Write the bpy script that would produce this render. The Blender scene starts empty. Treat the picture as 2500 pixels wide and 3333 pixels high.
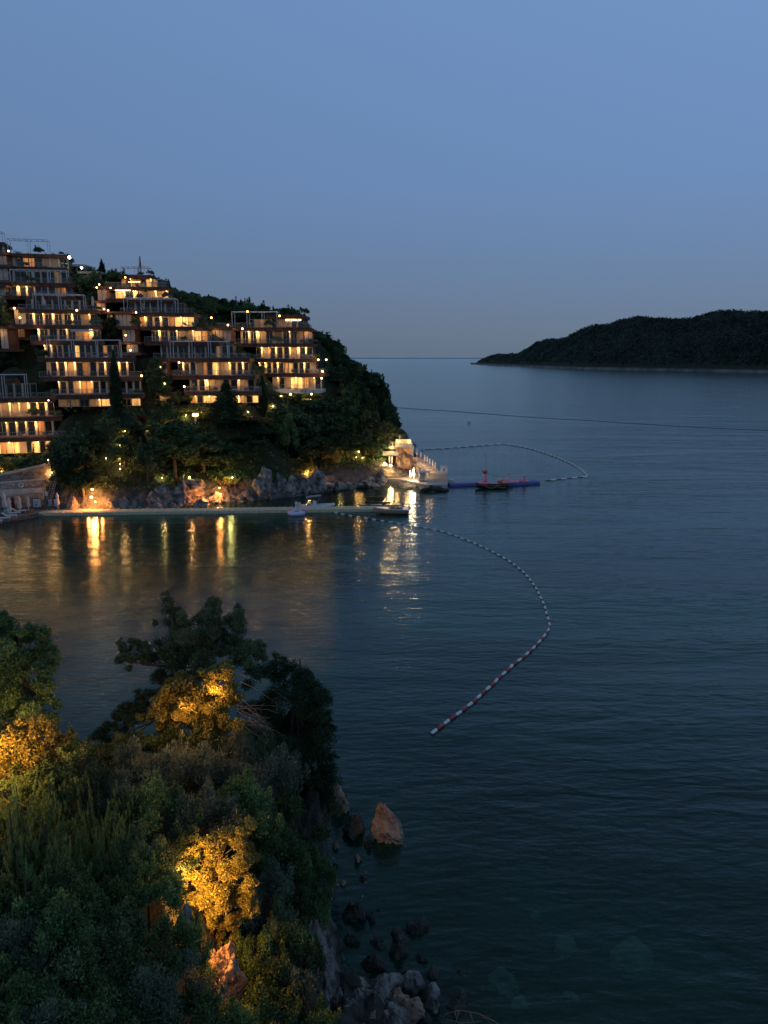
import bpy, math, random
import numpy as np
from mathutils import Vector, Matrix, noise
SC = bpy.context.scene
COL = SC.collection
# ------------------------------------------------------------------ camera
F = 2504.0; TILT = math.radians(11.37); H = 26.0
cam = bpy.data.cameras.new('camera'); camo = bpy.data.objects.new('camera', cam); COL.objects.link(camo)
camo.location = (0, 0, H); camo.rotation_euler = (math.pi/2 - TILT, 0, 0)
cam.sensor_fit = 'VERTICAL'; cam.sensor_height = 36; cam.sensor_width = 27
cam.lens = 36*F/3333.0; cam.clip_start = .5; cam.clip_end = 80000
SC.camera = camo
# ------------------------------------------------------------------ world: dusk sky
W = bpy.data.worlds.new('World'); SC.world = W; W.use_nodes = True
nt = W.node_tree; N = nt.nodes; L = nt.links
for n in list(N): N.remove(n)
tc = N.new('ShaderNodeTexCoord'); sp = N.new('ShaderNodeSeparateXYZ'); L.new(tc.outputs['Generated'], sp.inputs[0])
rmp = N.new('ShaderNodeValToRGB'); L.new(sp.outputs['Z'], rmp.inputs[0])
cr = rmp.color_ramp
stops = [(0.0, (.103, .140, .195)), (.03, (.112, .157, .225)), (.10, (.114, .180, .298)), (.20, (.118, .208, .385)),
         (.38, (.130, .232, .435)), (.55, (.100, .182, .325)), (1.0, (.055, .100, .165))]
while len(cr.elements) < len(stops): cr.elements.new(.5)
for e, (p, c) in zip(cr.elements, stops): e.position = p; e.color = (*c, 1)
# brighter towards the right of the view
mp = N.new('ShaderNodeMapRange'); L.new(sp.outputs['X'], mp.inputs[0])
mp.inputs[1].default_value = -.5; mp.inputs[2].default_value = .6; mp.inputs[3].default_value = .90; mp.inputs[4].default_value = 1.12
sky = N.new('ShaderNodeTexSky'); sky.sky_type = 'NISHITA'; sky.sun_disc = False
sky.sun_elevation = math.radians(1.0); sky.sun_rotation = math.radians(120)
vm = N.new('ShaderNodeVectorMath'); vm.operation = 'SCALE'; L.new(rmp.outputs[0], vm.inputs[0]); L.new(mp.outputs[0], vm.inputs['Scale'])
bg = N.new('ShaderNodeBackground'); L.new(vm.outputs[0], bg.inputs[0]); bg.inputs[1].default_value = .97
bg2 = N.new('ShaderNodeBackground'); L.new(sky.outputs[0], bg2.inputs[0]); bg2.inputs[1].default_value = .004
ad = N.new('ShaderNodeAddShader'); L.new(bg.outputs[0], ad.inputs[0]); L.new(bg2.outputs[0], ad.inputs[1])
out = N.new('ShaderNodeOutputWorld'); L.new(ad.outputs[0], out.inputs[0])
# last glow of the sunken sun, very soft
s = bpy.data.lights.new('dusk_sun', 'SUN'); s.energy = .12; s.angle = math.radians(40); s.color = (.75, .85, 1)
so = bpy.data.objects.new('dusk_sun', s); COL.objects.link(so); so.rotation_euler = (math.radians(55), math.radians(20), math.radians(-60))
SC.view_settings.view_transform = 'Standard'; SC.view_settings.look = 'None'
SC.view_settings.exposure = .27; SC.view_settings.gamma = 1
cy = SC.cycles
cy.use_denoising = True; cy.max_bounces = 6; cy.diffuse_bounces = 2; cy.glossy_bounces = 3; cy.transparent_max_bounces = 12
cy.caustics_reflective = False; cy.caustics_refractive = False; cy.sample_clamp_indirect = 6; cy.use_light_tree = True

# ------------------------------------------------------------------ pixel -> point helpers (photo is 2500 x 3333)
ct, st = math.cos(TILT), math.sin(TILT)
def ray(u, v):
    x = (u-1250)/F; y = (1666.5-v)/F
    return Vector((x, ct + y*st, -st + y*ct))
def at(u, v, Y):
    d = ray(u, v); return Vector((0, 0, H)) + d*(Y/d.y)
def wat(u, v, z=0.0):
    d = ray(u, v); return Vector((0, 0, H)) + d*((z-H)/d.z)
def proj(p):
    x, y, z = p[0], p[1], p[2]-H
    dep = y*ct - z*st; up = y*st + z*ct
    return 1250 + F*x/dep, 1666.5 - F*up/dep

# ------------------------------------------------------------------ materials
def mat(name, col, rough=.8, var=.0, vscale=1.0, metal=0, emit=None, estr=0, bump=0, bscale=5, island=0, spec=.3, col2=None, objvar=0):
    m = bpy.data.materials.new(name); m.use_nodes = True
    n = m.node_tree.nodes; l = m.node_tree.links; b = n['Principled BSDF']
    b.inputs['Roughness'].default_value = rough; b.inputs['Metallic'].default_value = metal
    b.inputs['Specular IOR Level'].default_value = spec
    c = (*col, 1); b.inputs['Base Color'].default_value = c
    src = None
    if var or col2:
        g = n.new('ShaderNodeNewGeometry')
        t = n.new('ShaderNodeTexNoise'); t.inputs['Scale'].default_value = vscale; t.inputs['Detail'].default_value = 6
        l.new(g.outputs['Position'], t.inputs['Vector'])
        r = n.new('ShaderNodeValToRGB'); r.color_ramp.elements[0].position = .35; r.color_ramp.elements[1].position = .65
        r.color_ramp.elements[0].color = (*[x*(1-var) for x in col], 1)
        r.color_ramp.elements[1].color = (*(col2 or [min(1, x*(1+var)) for x in col]), 1)
        l.new(t.outputs[0], r.inputs[0]); src = r.outputs[0]
    if island or objvar:
        hs = n.new('ShaderNodeHueSaturation')
        if src: l.new(src, hs.inputs['Color'])
        else: hs.inputs['Color'].default_value = c
        g2 = n.new('ShaderNodeNewGeometry'); oi = n.new('ShaderNodeObjectInfo')
        mr = n.new('ShaderNodeMapRange'); l.new(g2.outputs['Random Per Island'], mr.inputs[0])
        mr.inputs[3].default_value = 1-island; mr.inputs[4].default_value = 1+island
        mo = n.new('ShaderNodeMapRange'); l.new(oi.outputs['Random'], mo.inputs[0])
        mo.inputs[3].default_value = 1-objvar; mo.inputs[4].default_value = 1+objvar
        mm = n.new('ShaderNodeMath'); mm.operation = 'MULTIPLY'; l.new(mr.outputs[0], mm.inputs[0]); l.new(mo.outputs[0], mm.inputs[1])
        l.new(mm.outputs[0], hs.inputs['Value'])
        mh = n.new('ShaderNodeMapRange'); l.new(oi.outputs['Random'], mh.inputs[0]); mh.inputs[3].default_value = .485; mh.inputs[4].default_value = .515
        l.new(mh.outputs[0], hs.inputs['Hue'])
        src = hs.outputs[0]
    if src: l.new(src, b.inputs['Base Color'])
    if bump:
        g = n.new('ShaderNodeNewGeometry'); t = n.new('ShaderNodeTexNoise'); t.inputs['Scale'].default_value = bscale; t.inputs['Detail'].default_value = 8
        l.new(g.outputs['Position'], t.inputs['Vector'])
        bp = n.new('ShaderNodeBump'); bp.inputs['Strength'].default_value = bump; bp.inputs['Distance'].default_value = 1/bscale
        l.new(t.outputs[0], bp.inputs['Height']); l.new(bp.outputs[0], b.inputs['Normal'])
    if emit:
        b.inputs['Emission Color'].default_value = (*emit, 1); b.inputs['Emission Strength'].default_value = estr
    return m

def curtain_mat(name, col, emit, estr):
    """cloth curtain with vertical folds behind a window, lit by the room"""
    m = mat(name, col, .9)
    n = m.node_tree.nodes; l = m.node_tree.links; b = n['Principled BSDF']
    g = n.new('ShaderNodeNewGeometry'); mpn = n.new('ShaderNodeMapping'); mpn.inputs['Scale'].default_value = (2.2, 2.2, .15)
    l.new(g.outputs['Position'], mpn.inputs[0]); t = n.new('ShaderNodeTexNoise'); t.inputs['Scale'].default_value = 1.3; t.inputs['Detail'].default_value = 3
    l.new(mpn.outputs[0], t.inputs['Vector'])
    r = n.new('ShaderNodeMapRange'); r.inputs[1].default_value = .35; r.inputs[2].default_value = .65; r.inputs[3].default_value = estr*.45; r.inputs[4].default_value = estr*1.3
    l.new(t.outputs[0], r.inputs[0])
    oi = n.new('ShaderNodeObjectInfo'); mr = n.new('ShaderNodeMapRange'); mr.inputs[3].default_value = .55; mr.inputs[4].default_value = 1.35
    l.new(oi.outputs['Random'], mr.inputs[0]); mm = n.new('ShaderNodeMath'); mm.operation = 'MULTIPLY'
    l.new(r.outputs[0], mm.inputs[0]); l.new(mr.outputs[0], mm.inputs[1]); l.new(mm.outputs[0], b.inputs['Emission Strength'])
    b.inputs['Emission Color'].default_value = (*emit, 1)
    return m

M = dict(
 slab=mat('brown slab edge', (.125, .062, .042), .85, .3, .8, bump=.3),
 rail=mat('grey railing', (.26, .26, .25), .6, .2, 1),
 white=mat('white painted metal', (.55, .57, .58), .6, .08, 1),
 plaster=mat('cream plaster', (.52, .43, .33), .9, .12, .7),
 pier=mat('cream pier', (.62, .52, .38), .9, .1, 1.2),
 stone=mat('stone wall', (.30, .24, .18), .95, .35, 1.6, bump=.8, bscale=2),
 stone2=mat('pale grey stone wall', (.34, .31, .27), .95, .3, 2.2, bump=.7, bscale=3),
 curb=mat('pale wall coping', (.50, .46, .40), .9, .12, 1),
 concrete=mat('quay concrete', (.36, .33, .30), .9, .2, .8, bump=.3),
 wood=mat('dark timber', (.13, .085, .055), .8, .2, 2),
 frame=mat('window frame', (.34, .30, .24), .6),
 glass=mat('dark window glass', (.012, .012, .014), .12, spec=.6),
 curtain=curtain_mat('tan curtain', (.26, .19, .13), (.9, .46, .18), .11),
 lit=curtain_mat('glowing window', (.3, .2, .1), (1, .50, .13), 1.15),
 amber=curtain_mat('amber curtain', (.35, .16, .07), (1, .36, .08), .42),
 grey=mat('grey cloth', (.22, .23, .24), .9),
 cloth=mat('off white cloth', (.52, .52, .50), .9, .12, 2),
 lamp=mat('lamp globe', (1, .8, .5), emit=(1, .52, .16), estr=9),
 lampw=mat('white lamp', (1, 1, 1), emit=(1, .93, .85), estr=32),
 strip=mat('light strip', (1, .8, .5), emit=(1, .66, .28), estr=3.5),
 bark=mat('bark', (.10, .07, .05), .95, .3, 4),
 twig=mat('pale dry twig', (.20, .16, .11), .9),
 pine=mat('pine needles', (.050, .088, .036), .75, .35, .35, island=.45, objvar=.5, spec=.15),
 pine2=mat('grey green needles', (.092, .128, .058), .75, .35, .35, island=.45, objvar=.25, spec=.15),
 cyp=mat('cypress green', (.038, .068, .032), .8, .3, .5, island=.4, spec=.1),
 leaf=mat('leafy green', (.108, .178, .066), .6, .35, .5, island=.5, objvar=.25, spec=.25),
 olive=mat('grey green leaves', (.160, .205, .135), .6, .3, .6, island=.45, objvar=.2, spec=.25),
 litleaf=mat('lamplit yellow leaves', (.26, .23, .06), .6, .3, .6, island=.45, objvar=.1, spec=.25),  # warm lamplight put into the leaf colour of the lit shrubs
 feather=mat('feathery pale green', (.135, .235, .085), .7, .25, .6, island=.4, objvar=.15, spec=.2),
 red=mat('reddish leaves', (.14, .035, .022), .7, .3, .8, island=.4, spec=.2),
 rock=mat('grey limestone', (.09, .082, .072), .95, .3, .9, bump=1.0, bscale=1.8, col2=(.36, .33, .30)),
 rockb=mat('ochre rock', (.36, .23, .15), .95, .4, 1.2, bump=1.0, bscale=4, col2=(.45, .33, .24)),
 rockd=mat('dark wet rock', (.045, .045, .035), .7, .4, 2, bump=1, bscale=3),
 tan=mat('tan pontoon float', (.62, .54, .36), .7, .12, 3),
 blue=mat('blue pontoon float', (.17, .16, .46), .6, .15, 3),
 floatw=mat('white float', (.72, .72, .70), .5, .08, 8),
 floatr=mat('red float', (.42, .075, .085), .5, .15, 8),
 rope=mat('dark rope', (.03, .035, .045), .8), farrope=mat('grey rope', (.07, .09, .11), .8),
 hullw=mat('white hull', (.62, .63, .64), .35, .06, 3, spec=.5),
 hullg=mat('green hull', (.13, .19, .13), .45, .1, 3),
 hulld=mat('dark wooden hull', (.035, .030, .020), .6, .3, 3),
 tanw=mat('tan hull side', (.42, .30, .20), .5),
 pink=mat('pink vinyl', (.75, .22, .30), .4, spec=.5),
 pinkl=mat('pale pink vinyl', (.80, .42, .46), .4, spec=.5),
 redv=mat('red vinyl', (.55, .10, .07), .45),
 goldv=mat('orange yellow vinyl', (.75, .35, .08), .45),
 lilac=mat('pale lilac vinyl', (.62, .56, .72), .4, spec=.5),
 vio=mat('magenta vinyl', (.45, .16, .42), .4),
 teal=mat('teal cloth', (.12, .38, .42), .8),
 skin=mat('skin', (.45, .28, .2), .7),
 dark=mat('dark cloth', (.03, .03, .035), .9),
 mastr=mat('red mast paint', (.45, .04, .04), .6),
 orangefl=mat('orange flowers', (.5, .16, .02), .7, island=.3),
)
def translucent(m, w=.35):
    n = m.node_tree.nodes; l = m.node_tree.links; b = n['Principled BSDF']; o = n['Material Output']
    t = n.new('ShaderNodeBsdfTranslucent'); mx = n.new('ShaderNodeMixShader'); mx.inputs[0].default_value = w
    if b.inputs['Base Color'].links: l.new(b.inputs['Base Color'].links[0].from_socket, t.inputs[0])
    l.new(b.outputs[0], mx.inputs[1]); l.new(t.outputs[0], mx.inputs[2]); l.new(mx.outputs[0], o.inputs[0])
for k in ('leaf', 'olive', 'litleaf', 'feather', 'red'): translucent(M[k])

# ground: rock low and on steep faces, soil above
def ground_mat(name, soil, rockc, zrock, steep=.55, ns=.5):
    m = mat(name, soil, .95, bump=1, bscale=1.2)
    n = m.node_tree.nodes; l = m.node_tree.links; b = n['Principled BSDF']
    g = n.new('ShaderNodeNewGeometry'); s1 = n.new('ShaderNodeSeparateXYZ'); s2 = n.new('ShaderNodeSeparateXYZ')
    l.new(g.outputs['Position'], s1.inputs[0]); l.new(g.outputs['True Normal'], s2.inputs[0])
    t = n.new('ShaderNodeTexNoise'); t.inputs['Scale'].default_value = ns; t.inputs['Detail'].default_value = 7; l.new(g.outputs['Position'], t.inputs['Vector'])
    a = n.new('ShaderNodeMapRange'); l.new(s1.outputs['Z'], a.inputs[0]); a.inputs[1].default_value = zrock+1; a.inputs[2].default_value = zrock-1
    c = n.new('ShaderNodeMapRange'); l.new(s2.outputs['Z'], c.inputs[0]); c.inputs[1].default_value = steep+.12; c.inputs[2].default_value = steep-.08
    mx = n.new('ShaderNodeMath'); mx.operation = 'MAXIMUM'; l.new(a.outputs[0], mx.inputs[0]); l.new(c.outputs[0], mx.inputs[1])
    rr = n.new('ShaderNodeValToRGB'); l.new(t.outputs[0], rr.inputs[0])
    rr.color_ramp.elements[0].position = .38; rr.color_ramp.elements[1].position = .62
    rr.color_ramp.elements[0].color = (*[x*.45 for x in rockc], 1); rr.color_ramp.elements[1].color = (*rockc, 1)
    t2 = n.new('ShaderNodeTexNoise'); t2.inputs['Scale'].default_value = 1.7; t2.inputs['Detail'].default_value = 5; l.new(g.outputs['Position'], t2.inputs['Vector'])
    sr = n.new('ShaderNodeValToRGB'); l.new(t2.outputs[0], sr.inputs[0]); sr.color_ramp.elements[0].color = (*[x*.5 for x in soil], 1); sr.color_ramp.elements[1].color = (*[x*1.5 for x in soil], 1)
    mc = n.new('ShaderNodeMix'); mc.data_type = 'RGBA'; l.new(mx.outputs[0], mc.inputs[0]); l.new(sr.outputs[0], mc.inputs[6]); l.new(rr.outputs[0], mc.inputs[7])
    l.new(mc.outputs[2], b.inputs['Base Color'])
    return m

# ------------------------------------------------------------------ mesh builder
def rotz(a): return Matrix.Rotation(a, 3, 'Z')
class MB:
    def __init__(s): s.v = []; s.f = []
    def add(s, vs, fs):
        o = len(s.v); s.v.extend([tuple(p) for p in vs]); s.f.extend([tuple(i+o for i in f) for f in fs]); return s
    def box(s, c, sz, R=None):
        c = Vector(c); vs = []
        for dx in (-.5, .5):
            for dy in (-.5, .5):
                for dz in (-.5, .5):
                    p = Vector((dx*sz[0], dy*sz[1], dz*sz[2]))
                    vs.append(c + (R @ p if R else p))
        return s.add(vs, [(0,1,3,2),(4,6,7,5),(0,4,5,1),(2,3,7,6),(0,2,6,4),(1,5,7,3)])
    def bbox(s, c, sz, R=None, b=.04):
        """bevelled box"""
        c = Vector(c); vs = []; x, y, z = [q/2 for q in sz]; b = min(b, x*.9, y*.9, z*.9)
        for sx in (-1,1):
            for sy in (-1,1):
                for sz_ in (-1,1):
                    for p in ((sx*x, sy*(y-b), sz_*(z-b)), (sx*(x-b), sy*y, sz_*(z-b)), (sx*(x-b), sy*(y-b), sz_*z)):
                        p = Vector(p); vs.append(c + (R @ p if R else p))
        ix = lambda a, b_, c_, k: ((a*2+b_)*2+c_)*3+k
        fs = []
        for a in (0,1): fs.append([ix(a,0,0,0),ix(a,0,1,0),ix(a,1,1,0),ix(a,1,0,0)])
        for a in (0,1): fs.append([ix(0,a,0,1),ix(0,a,1,1),ix(1,a,1,1),ix(1,a,0,1)])
        for a in (0,1): fs.append([ix(0,0,a,2),ix(0,1,a,2),ix(1,1,a,2),ix(1,0,a,2)])
        for a in (0,1):
            for b_ in (0,1):
                fs.append([ix(0,a,b_,1),ix(1,a,b_,1),ix(1,a,b_,2),ix(0,a,b_,2)])
                fs.append([ix(a,0,b_,0),ix(a,1,b_,0),ix(a,1,b_,2),ix(a,0,b_,2)])
                fs.append([ix(a,b_,0,0),ix(a,b_,1,0),ix(a,b_,1,1),ix(a,b_,0,1)])
                for c_ in (0,1): fs.append([ix(a,b_,c_,0),ix(a,b_,c_,1),ix(a,b_,c_,2)]) if True else None
        fs2 = []
        seen = set()
        for f in fs:
            k = tuple(sorted(f))
            if k not in seen: seen.add(k); fs2.append(f)
        return s.add(vs, fs2)
    def tube(s, pts, rad, n=6, cap=True):
        pts = [Vector(p) for p in pts]; rings = []
        if not hasattr(rad, '__len__'): rad = [rad]*len(pts)
        vs = []
        for i, p in enumerate(pts):
            d = (pts[min(i+1, len(pts)-1)] - pts[max(i-1, 0)]).normalized()
            a = d.orthogonal().normalized() if i == 0 else (a - d*a.dot(d)).normalized()
            b = d.cross(a)
            for k in range(n):
                t = 2*math.pi*k/n; vs.append(p + (a*math.cos(t) + b*math.sin(t))*rad[i])
        fs = []
        for i in range(len(pts)-1):
            for k in range(n):
                fs.append((i*n+k, i*n+(k+1)%n, (i+1)*n+(k+1)%n, (i+1)*n+k))
        if cap: fs.append(tuple(range(n-1, -1, -1))); fs.append(tuple((len(pts)-1)*n+k for k in range(n)))
        return s.add(vs, fs)
    def lathe(s, c, prof, n=10, sx=1, sy=1):
        """prof: list of (r, z)"""
        c = Vector(c); vs = []; fs = []
        for r, z in prof:
            for k in range(n):
                t = 2*math.pi*k/n; vs.append(c + Vector((r*sx*math.cos(t), r*sy*math.sin(t), z)))
        for i in range(len(prof)-1):
            for k in range(n): fs.append((i*n+k, i*n+(k+1)%n, (i+1)*n+(k+1)%n, (i+1)*n+k))
        fs.append(tuple(range(n-1,-1,-1))); fs.append(tuple((len(prof)-1)*n+k for k in range(n)))
        return s.add(vs, fs)
    def ball(s, c, r, n=8, sx=1, sy=1, sz=1):
        prof = [(max(.02*r, r*math.sin(math.pi*i/n)), -r*sz*math.cos(math.pi*i/n)) for i in range(n+1)]
        return s.lathe(c, prof, n+2, sx, sy)

def me_from(name, v, f, m, smooth=False):
    me = bpy.data.meshes.new(name); me.from_pydata([tuple(p) for p in v], [], f); me.materials.append(m)
    if smooth: me.polygons.foreach_set('use_smooth', [True]*len(me.polygons))
    me.update(); return me
BASE = {}
def obj(name, mb, m=None, parent=None, smooth=False):
    """link ONE mesh object; points are world points unless the parent has no BASE"""
    b = BASE.get(parent.name, Vector()) if parent else Vector()
    if isinstance(mb, MB): me = me_from(name, [Vector(p)-b for p in mb.v], mb.f, m, smooth)
    else: me = mb
    o = bpy.data.objects.new(name, me); COL.objects.link(o)
    if parent: o.parent = parent; BASE[o.name] = b
    return o
def tag(o, label, cat, group=None, kind=None):
    if label: o['label'] = label
    if cat: o['category'] = cat
    if group: o['group'] = group
    if kind: o['kind'] = kind
    return o
def thing(name, label, cat, loc=(0,0,0), group=None, local=False):
    o = bpy.data.objects.new(name, None); COL.objects.link(o); o.location = loc; o.empty_display_size = .3
    BASE[o.name] = Vector() if local else Vector(loc)
    return tag(o, label, cat, group)
def solid(name, mb, m, label, cat, group=None, smooth=False, origin=None):
    """a thing that is one mesh, origin at its base"""
    c = Vector(origin) if origin is not None else Vector((sum(p[0] for p in mb.v)/len(mb.v), sum(p[1] for p in mb.v)/len(mb.v), min(p[2] for p in mb.v)))
    me = me_from(name, [Vector(p)-c for p in mb.v], mb.f, m, smooth)
    o = bpy.data.objects.new(name, me); COL.objects.link(o); o.location = c
    return tag(o, label, cat, group)
def copy_tree(o, loc, rot=0, scale=1, label=None, group=None, crownmat=None):
    c = o.copy(); COL.objects.link(c); c.location = loc; c.rotation_euler = (0, 0, rot)
    c.scale = (scale,)*3 if not hasattr(scale, '__len__') else scale
    if label: c['label'] = label
    if group: c['group'] = group
    for ch in list(o.children):
        d = ch.copy(); COL.objects.link(d); d.parent = c
        for g in ch.children:
            e = g.copy(); COL.objects.link(e); e.parent = d
    return c
def point_light(p, W_, col=(1, .56, .2), r=.12, parent=None, name='lamp_light'):
    l = bpy.data.lights.new(name, 'POINT'); l.energy = W_; l.color = col; l.shadow_soft_size = r
    o = bpy.data.objects.new(name, l); COL.objects.link(o)
    b = BASE.get(parent.name, Vector()) if parent else Vector()
    o.location = Vector(p) - b
    if parent: o.parent = parent
    return o
def spot_light(p, q, W_, ang, col=(1, .56, .2), r=.15, blend=.5):
    l = bpy.data.lights.new('spot_light', 'SPOT'); l.energy = W_; l.color = col; l.shadow_soft_size = r; l.spot_size = math.radians(ang); l.spot_blend = blend
    o = bpy.data.objects.new('spot_light', l); COL.objects.link(o); o.location = p
    o.rotation_euler = (Vector(q)-Vector(p)).to_track_quat('-Z', 'Y').to_euler(); return o

# ------------------------------------------------------------------ terrain interpolation
class RBF:
    def __init__(s, pts):
        P = np.array(pts, float); s.P = P[:, :2]; n = len(P)
        D = np.sqrt(((s.P[:, None]-s.P[None])**2).sum(-1)) + np.eye(n)*0.6
        A = np.zeros((n+3, n+3)); A[:n, :n] = D; A[:n, n] = 1; A[:n, n+1:] = s.P; A[n, :n] = 1; A[n+1:, :n] = s.P.T
        s.c = np.linalg.solve(A, np.r_[P[:, 2], 0, 0, 0])
    def __call__(s, X, Y):
        X = np.asarray(X, float); Y = np.asarray(Y, float); sh = X.shape; q = np.c_[X.ravel(), Y.ravel()]
        out = np.empty(len(q))
        for i in range(0, len(q), 4000):
            b = q[i:i+4000]; D = np.sqrt(((b[:, None]-s.P[None])**2).sum(-1))
            out[i:i+4000] = D @ s.c[:-3] + s.c[-3] + b @ s.c[-2:]
        return out.reshape(sh)
def interp(x, xs, ys): return float(np.interp(x, xs, ys))
def grid_mesh(name, X, Y, Z, m, smooth=True):
    h, w = X.shape; v = np.stack([X, Y, Z], -1).reshape(-1, 3)
    i = np.arange(h*w).reshape(h, w); f = np.stack([i[:-1, :-1], i[:-1, 1:], i[1:, 1:], i[1:, :-1]], -1).reshape(-1, 4)
    return me_from(name, v.tolist(), f.tolist(), m, smooth)
# ================================================================== foliage builders
def leaves_mesh(name, C, R, n, ln, wd, m, seed, out=.6, shell=.75, up=0.0, flat=0.0, drop=0):
    """n leaf-shaped faces spread through clumps with centres C (k,3) and radii R (k,3)"""
    rng = np.random.default_rng(seed); C = np.asarray(C, float); R = np.asarray(R, float)
    w = (R[:, 0]*R[:, 2]); k = rng.choice(len(C), n, p=w/w.sum())
    d = rng.normal(size=(n, 3)); d /= np.linalg.norm(d, axis=1)[:, None]
    rr = 1-np.abs(rng.normal(size=n))*(1-shell)*1.2; rr = np.clip(rr, .1, 1.12)
    P = C[k] + d*R[k]*rr[:, None]
    a = rng.normal(size=(n, 3)) + d*out*2 + np.array([0, 0, up*3]); a /= np.linalg.norm(a, axis=1)[:, None]
    b = np.cross(a, rng.normal(size=(n, 3))); b /= np.linalg.norm(b, axis=1)[:, None]
    s = rng.uniform(.6, 1.35, n)[:, None]
    V = np.stack([P-a*ln*s, P-a*ln*s*.1+b*wd*s, P+a*ln*s, P-a*ln*s*.1-b*wd*s], 1).reshape(-1, 3)
    me = bpy.data.meshes.new(name); me.vertices.add(n*4); me.vertices.foreach_set('co', V.ravel())
    me.loops.add(n*4); me.loops.foreach_set('vertex_index', np.arange(n*4))
    me.polygons.add(n); me.polygons.foreach_set('loop_start', np.arange(n)*4); me.polygons.foreach_set('loop_total', np.full(n, 4))
    me.materials.append(m); me.update(calc_edges=True); me.validate(); return me

def clumps(kind, h, r, seed):
    rng = np.random.default_rng(seed); C = []; R = []
    if kind == 'pine':            # irregular crown of separate tufted masses
        nb = 26
        for i in range(nb):
            t = rng.uniform(0, 1); z = h*(.32+.62*t); rad = r*math.sqrt(max(.06, 1-(2*t-.75)**2*.9))*rng.uniform(.35, .95)
            a = rng.uniform(0, 6.28); q = r*rng.uniform(.22, .38)
            C.append((rad*math.cos(a), rad*math.sin(a), z)); R.append((q, q, q*rng.uniform(.55, .8)))
    elif kind == 'spire':         # conifer-like, narrowing to several tips
        for i in range(34):
            t = (i+.5)/34; rad = r*(1-t)**.8*rng.uniform(.3, 1); a = i*2.4+rng.uniform(-.4, .4); q = r*(.16+.24*(1-t))
            C.append((rad*math.cos(a), rad*math.sin(a), h*(.08+.9*t))); R.append((q, q, q*1.1))
    elif kind == 'cypress':
        for i in range(22):
            t = i/21; q = r*min(1, .55+t*2.5)*max(.16, (1-t**3.0)); C.append((rng.uniform(-.1, .1)*r, rng.uniform(-.1, .1)*r, h*(.05+.93*t))); R.append((q, q, h*.05))
    elif kind == 'dome':
        for i in range(24):
            a = rng.uniform(0, 6.28); t = rng.uniform(0, 1); rad = r*math.sqrt(rng.uniform(0, 1))*.85; q = r*rng.uniform(.2, .34)
            z = h*.12 + h*.75*math.sqrt(max(0, 1-(rad/r)**2))*rng.uniform(.55, 1)
            C.append((rad*math.cos(a), rad*math.sin(a), z)); R.append((q, q, q*.85))
    if kind in ('dome', 'pine'):   # stray sprigs that break the outline
        for i in range(16):
            c = C[int(rng.integers(len(C)))]; q = r*rng.uniform(.06, .13); f = rng.uniform(1.12, 1.3)
            C.append((c[0]*f, c[1]*f, c[2]+h*rng.uniform(.02, .16))); R.append((q, q, q*1.6))
    return C, R
def wood_mesh(h, r, C, seed, lean=.05):
    rng = random.Random(seed); mb = MB(); tr = max(.04, h*.022)
    top = Vector((rng.uniform(-lean, lean)*h, rng.uniform(-lean, lean)*h, h*.8))
    path = [Vector((0, 0, -h*.08)), Vector((top.x*.2, top.y*.2, h*.25)), Vector((top.x*.6, top.y*.6, h*.5)), top]
    mb.tube(path, [tr*1.3, tr, tr*.7, tr*.25], 7)
    for c in sorted(C, key=lambda c: -abs(c[0])-abs(c[1]))[:12]:
        c = Vector(c); t = max(.15, min(.75, c.z/h-.2)); s = path[1]*(1-t) + top*t
        mb.tube([s, (s+c)/2 + Vector((0, 0, -.02*h)), c], [tr*.45, tr*.3, tr*.1], 5)
    return mb
TREE = {}
def proto(key, kind, h, r, n, ln, wd, m, seed, **kw):
    C, R = clumps(kind, h, r, seed)
    cm = leaves_mesh('crown', C, R, n, ln, wd, m, seed, **kw)
    wb = wood_mesh(h, r, C, seed); wm = me_from('trunk', wb.v, wb.f, M['bark'], True)
    TREE[key] = (h, r, cm, wm)
def plant(name, key, loc, h, label, cat='tree', group=None, rot=None, wide=1.0, cm=None):
    H0, R0, crown, wood = TREE[key]; t = thing(name, label, cat, loc, group, local=True)
    s = h/H0; t.scale = (s*wide, s*wide, s); t.rotation_euler = (0, 0, random.uniform(0, 6.28) if rot is None else rot)
    for nm, me in (('trunk', wood), ('crown', cm or crown)):
        o = bpy.data.objects.new(nm, me); COL.objects.link(o); o.parent = t
    return t
random.seed(4)
for i in range(4): proto('hpine%d' % i, 'pine', 8, 3.6, 5200, .26, .10, M['pine'], 10+i)
for i in range(2): proto('hpineg%d' % i, 'pine', 8, 3.8, 5200, .26, .10, M['pine2'], 20+i)
for i in range(2): proto('hspire%d' % i, 'spire', 8, 2.4, 4600, .24, .09, M['pine'], 30+i)
for i in range(2): proto('hdome%d' % i, 'dome', 4, 2.6, 3000, .17, .10, M['leaf'], 40+i)
proto('hred', 'dome', 4, 2.2, 3000, .17, .1, M['red'], 50)
proto('hyel', 'dome', 3, 2.0, 2500, .16, .1, M['litleaf'], 51)
proto('hcyp', 'cypress', 12, 1.05, 6500, .2, .07, M['cyp'], 52, up=.6)

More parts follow.
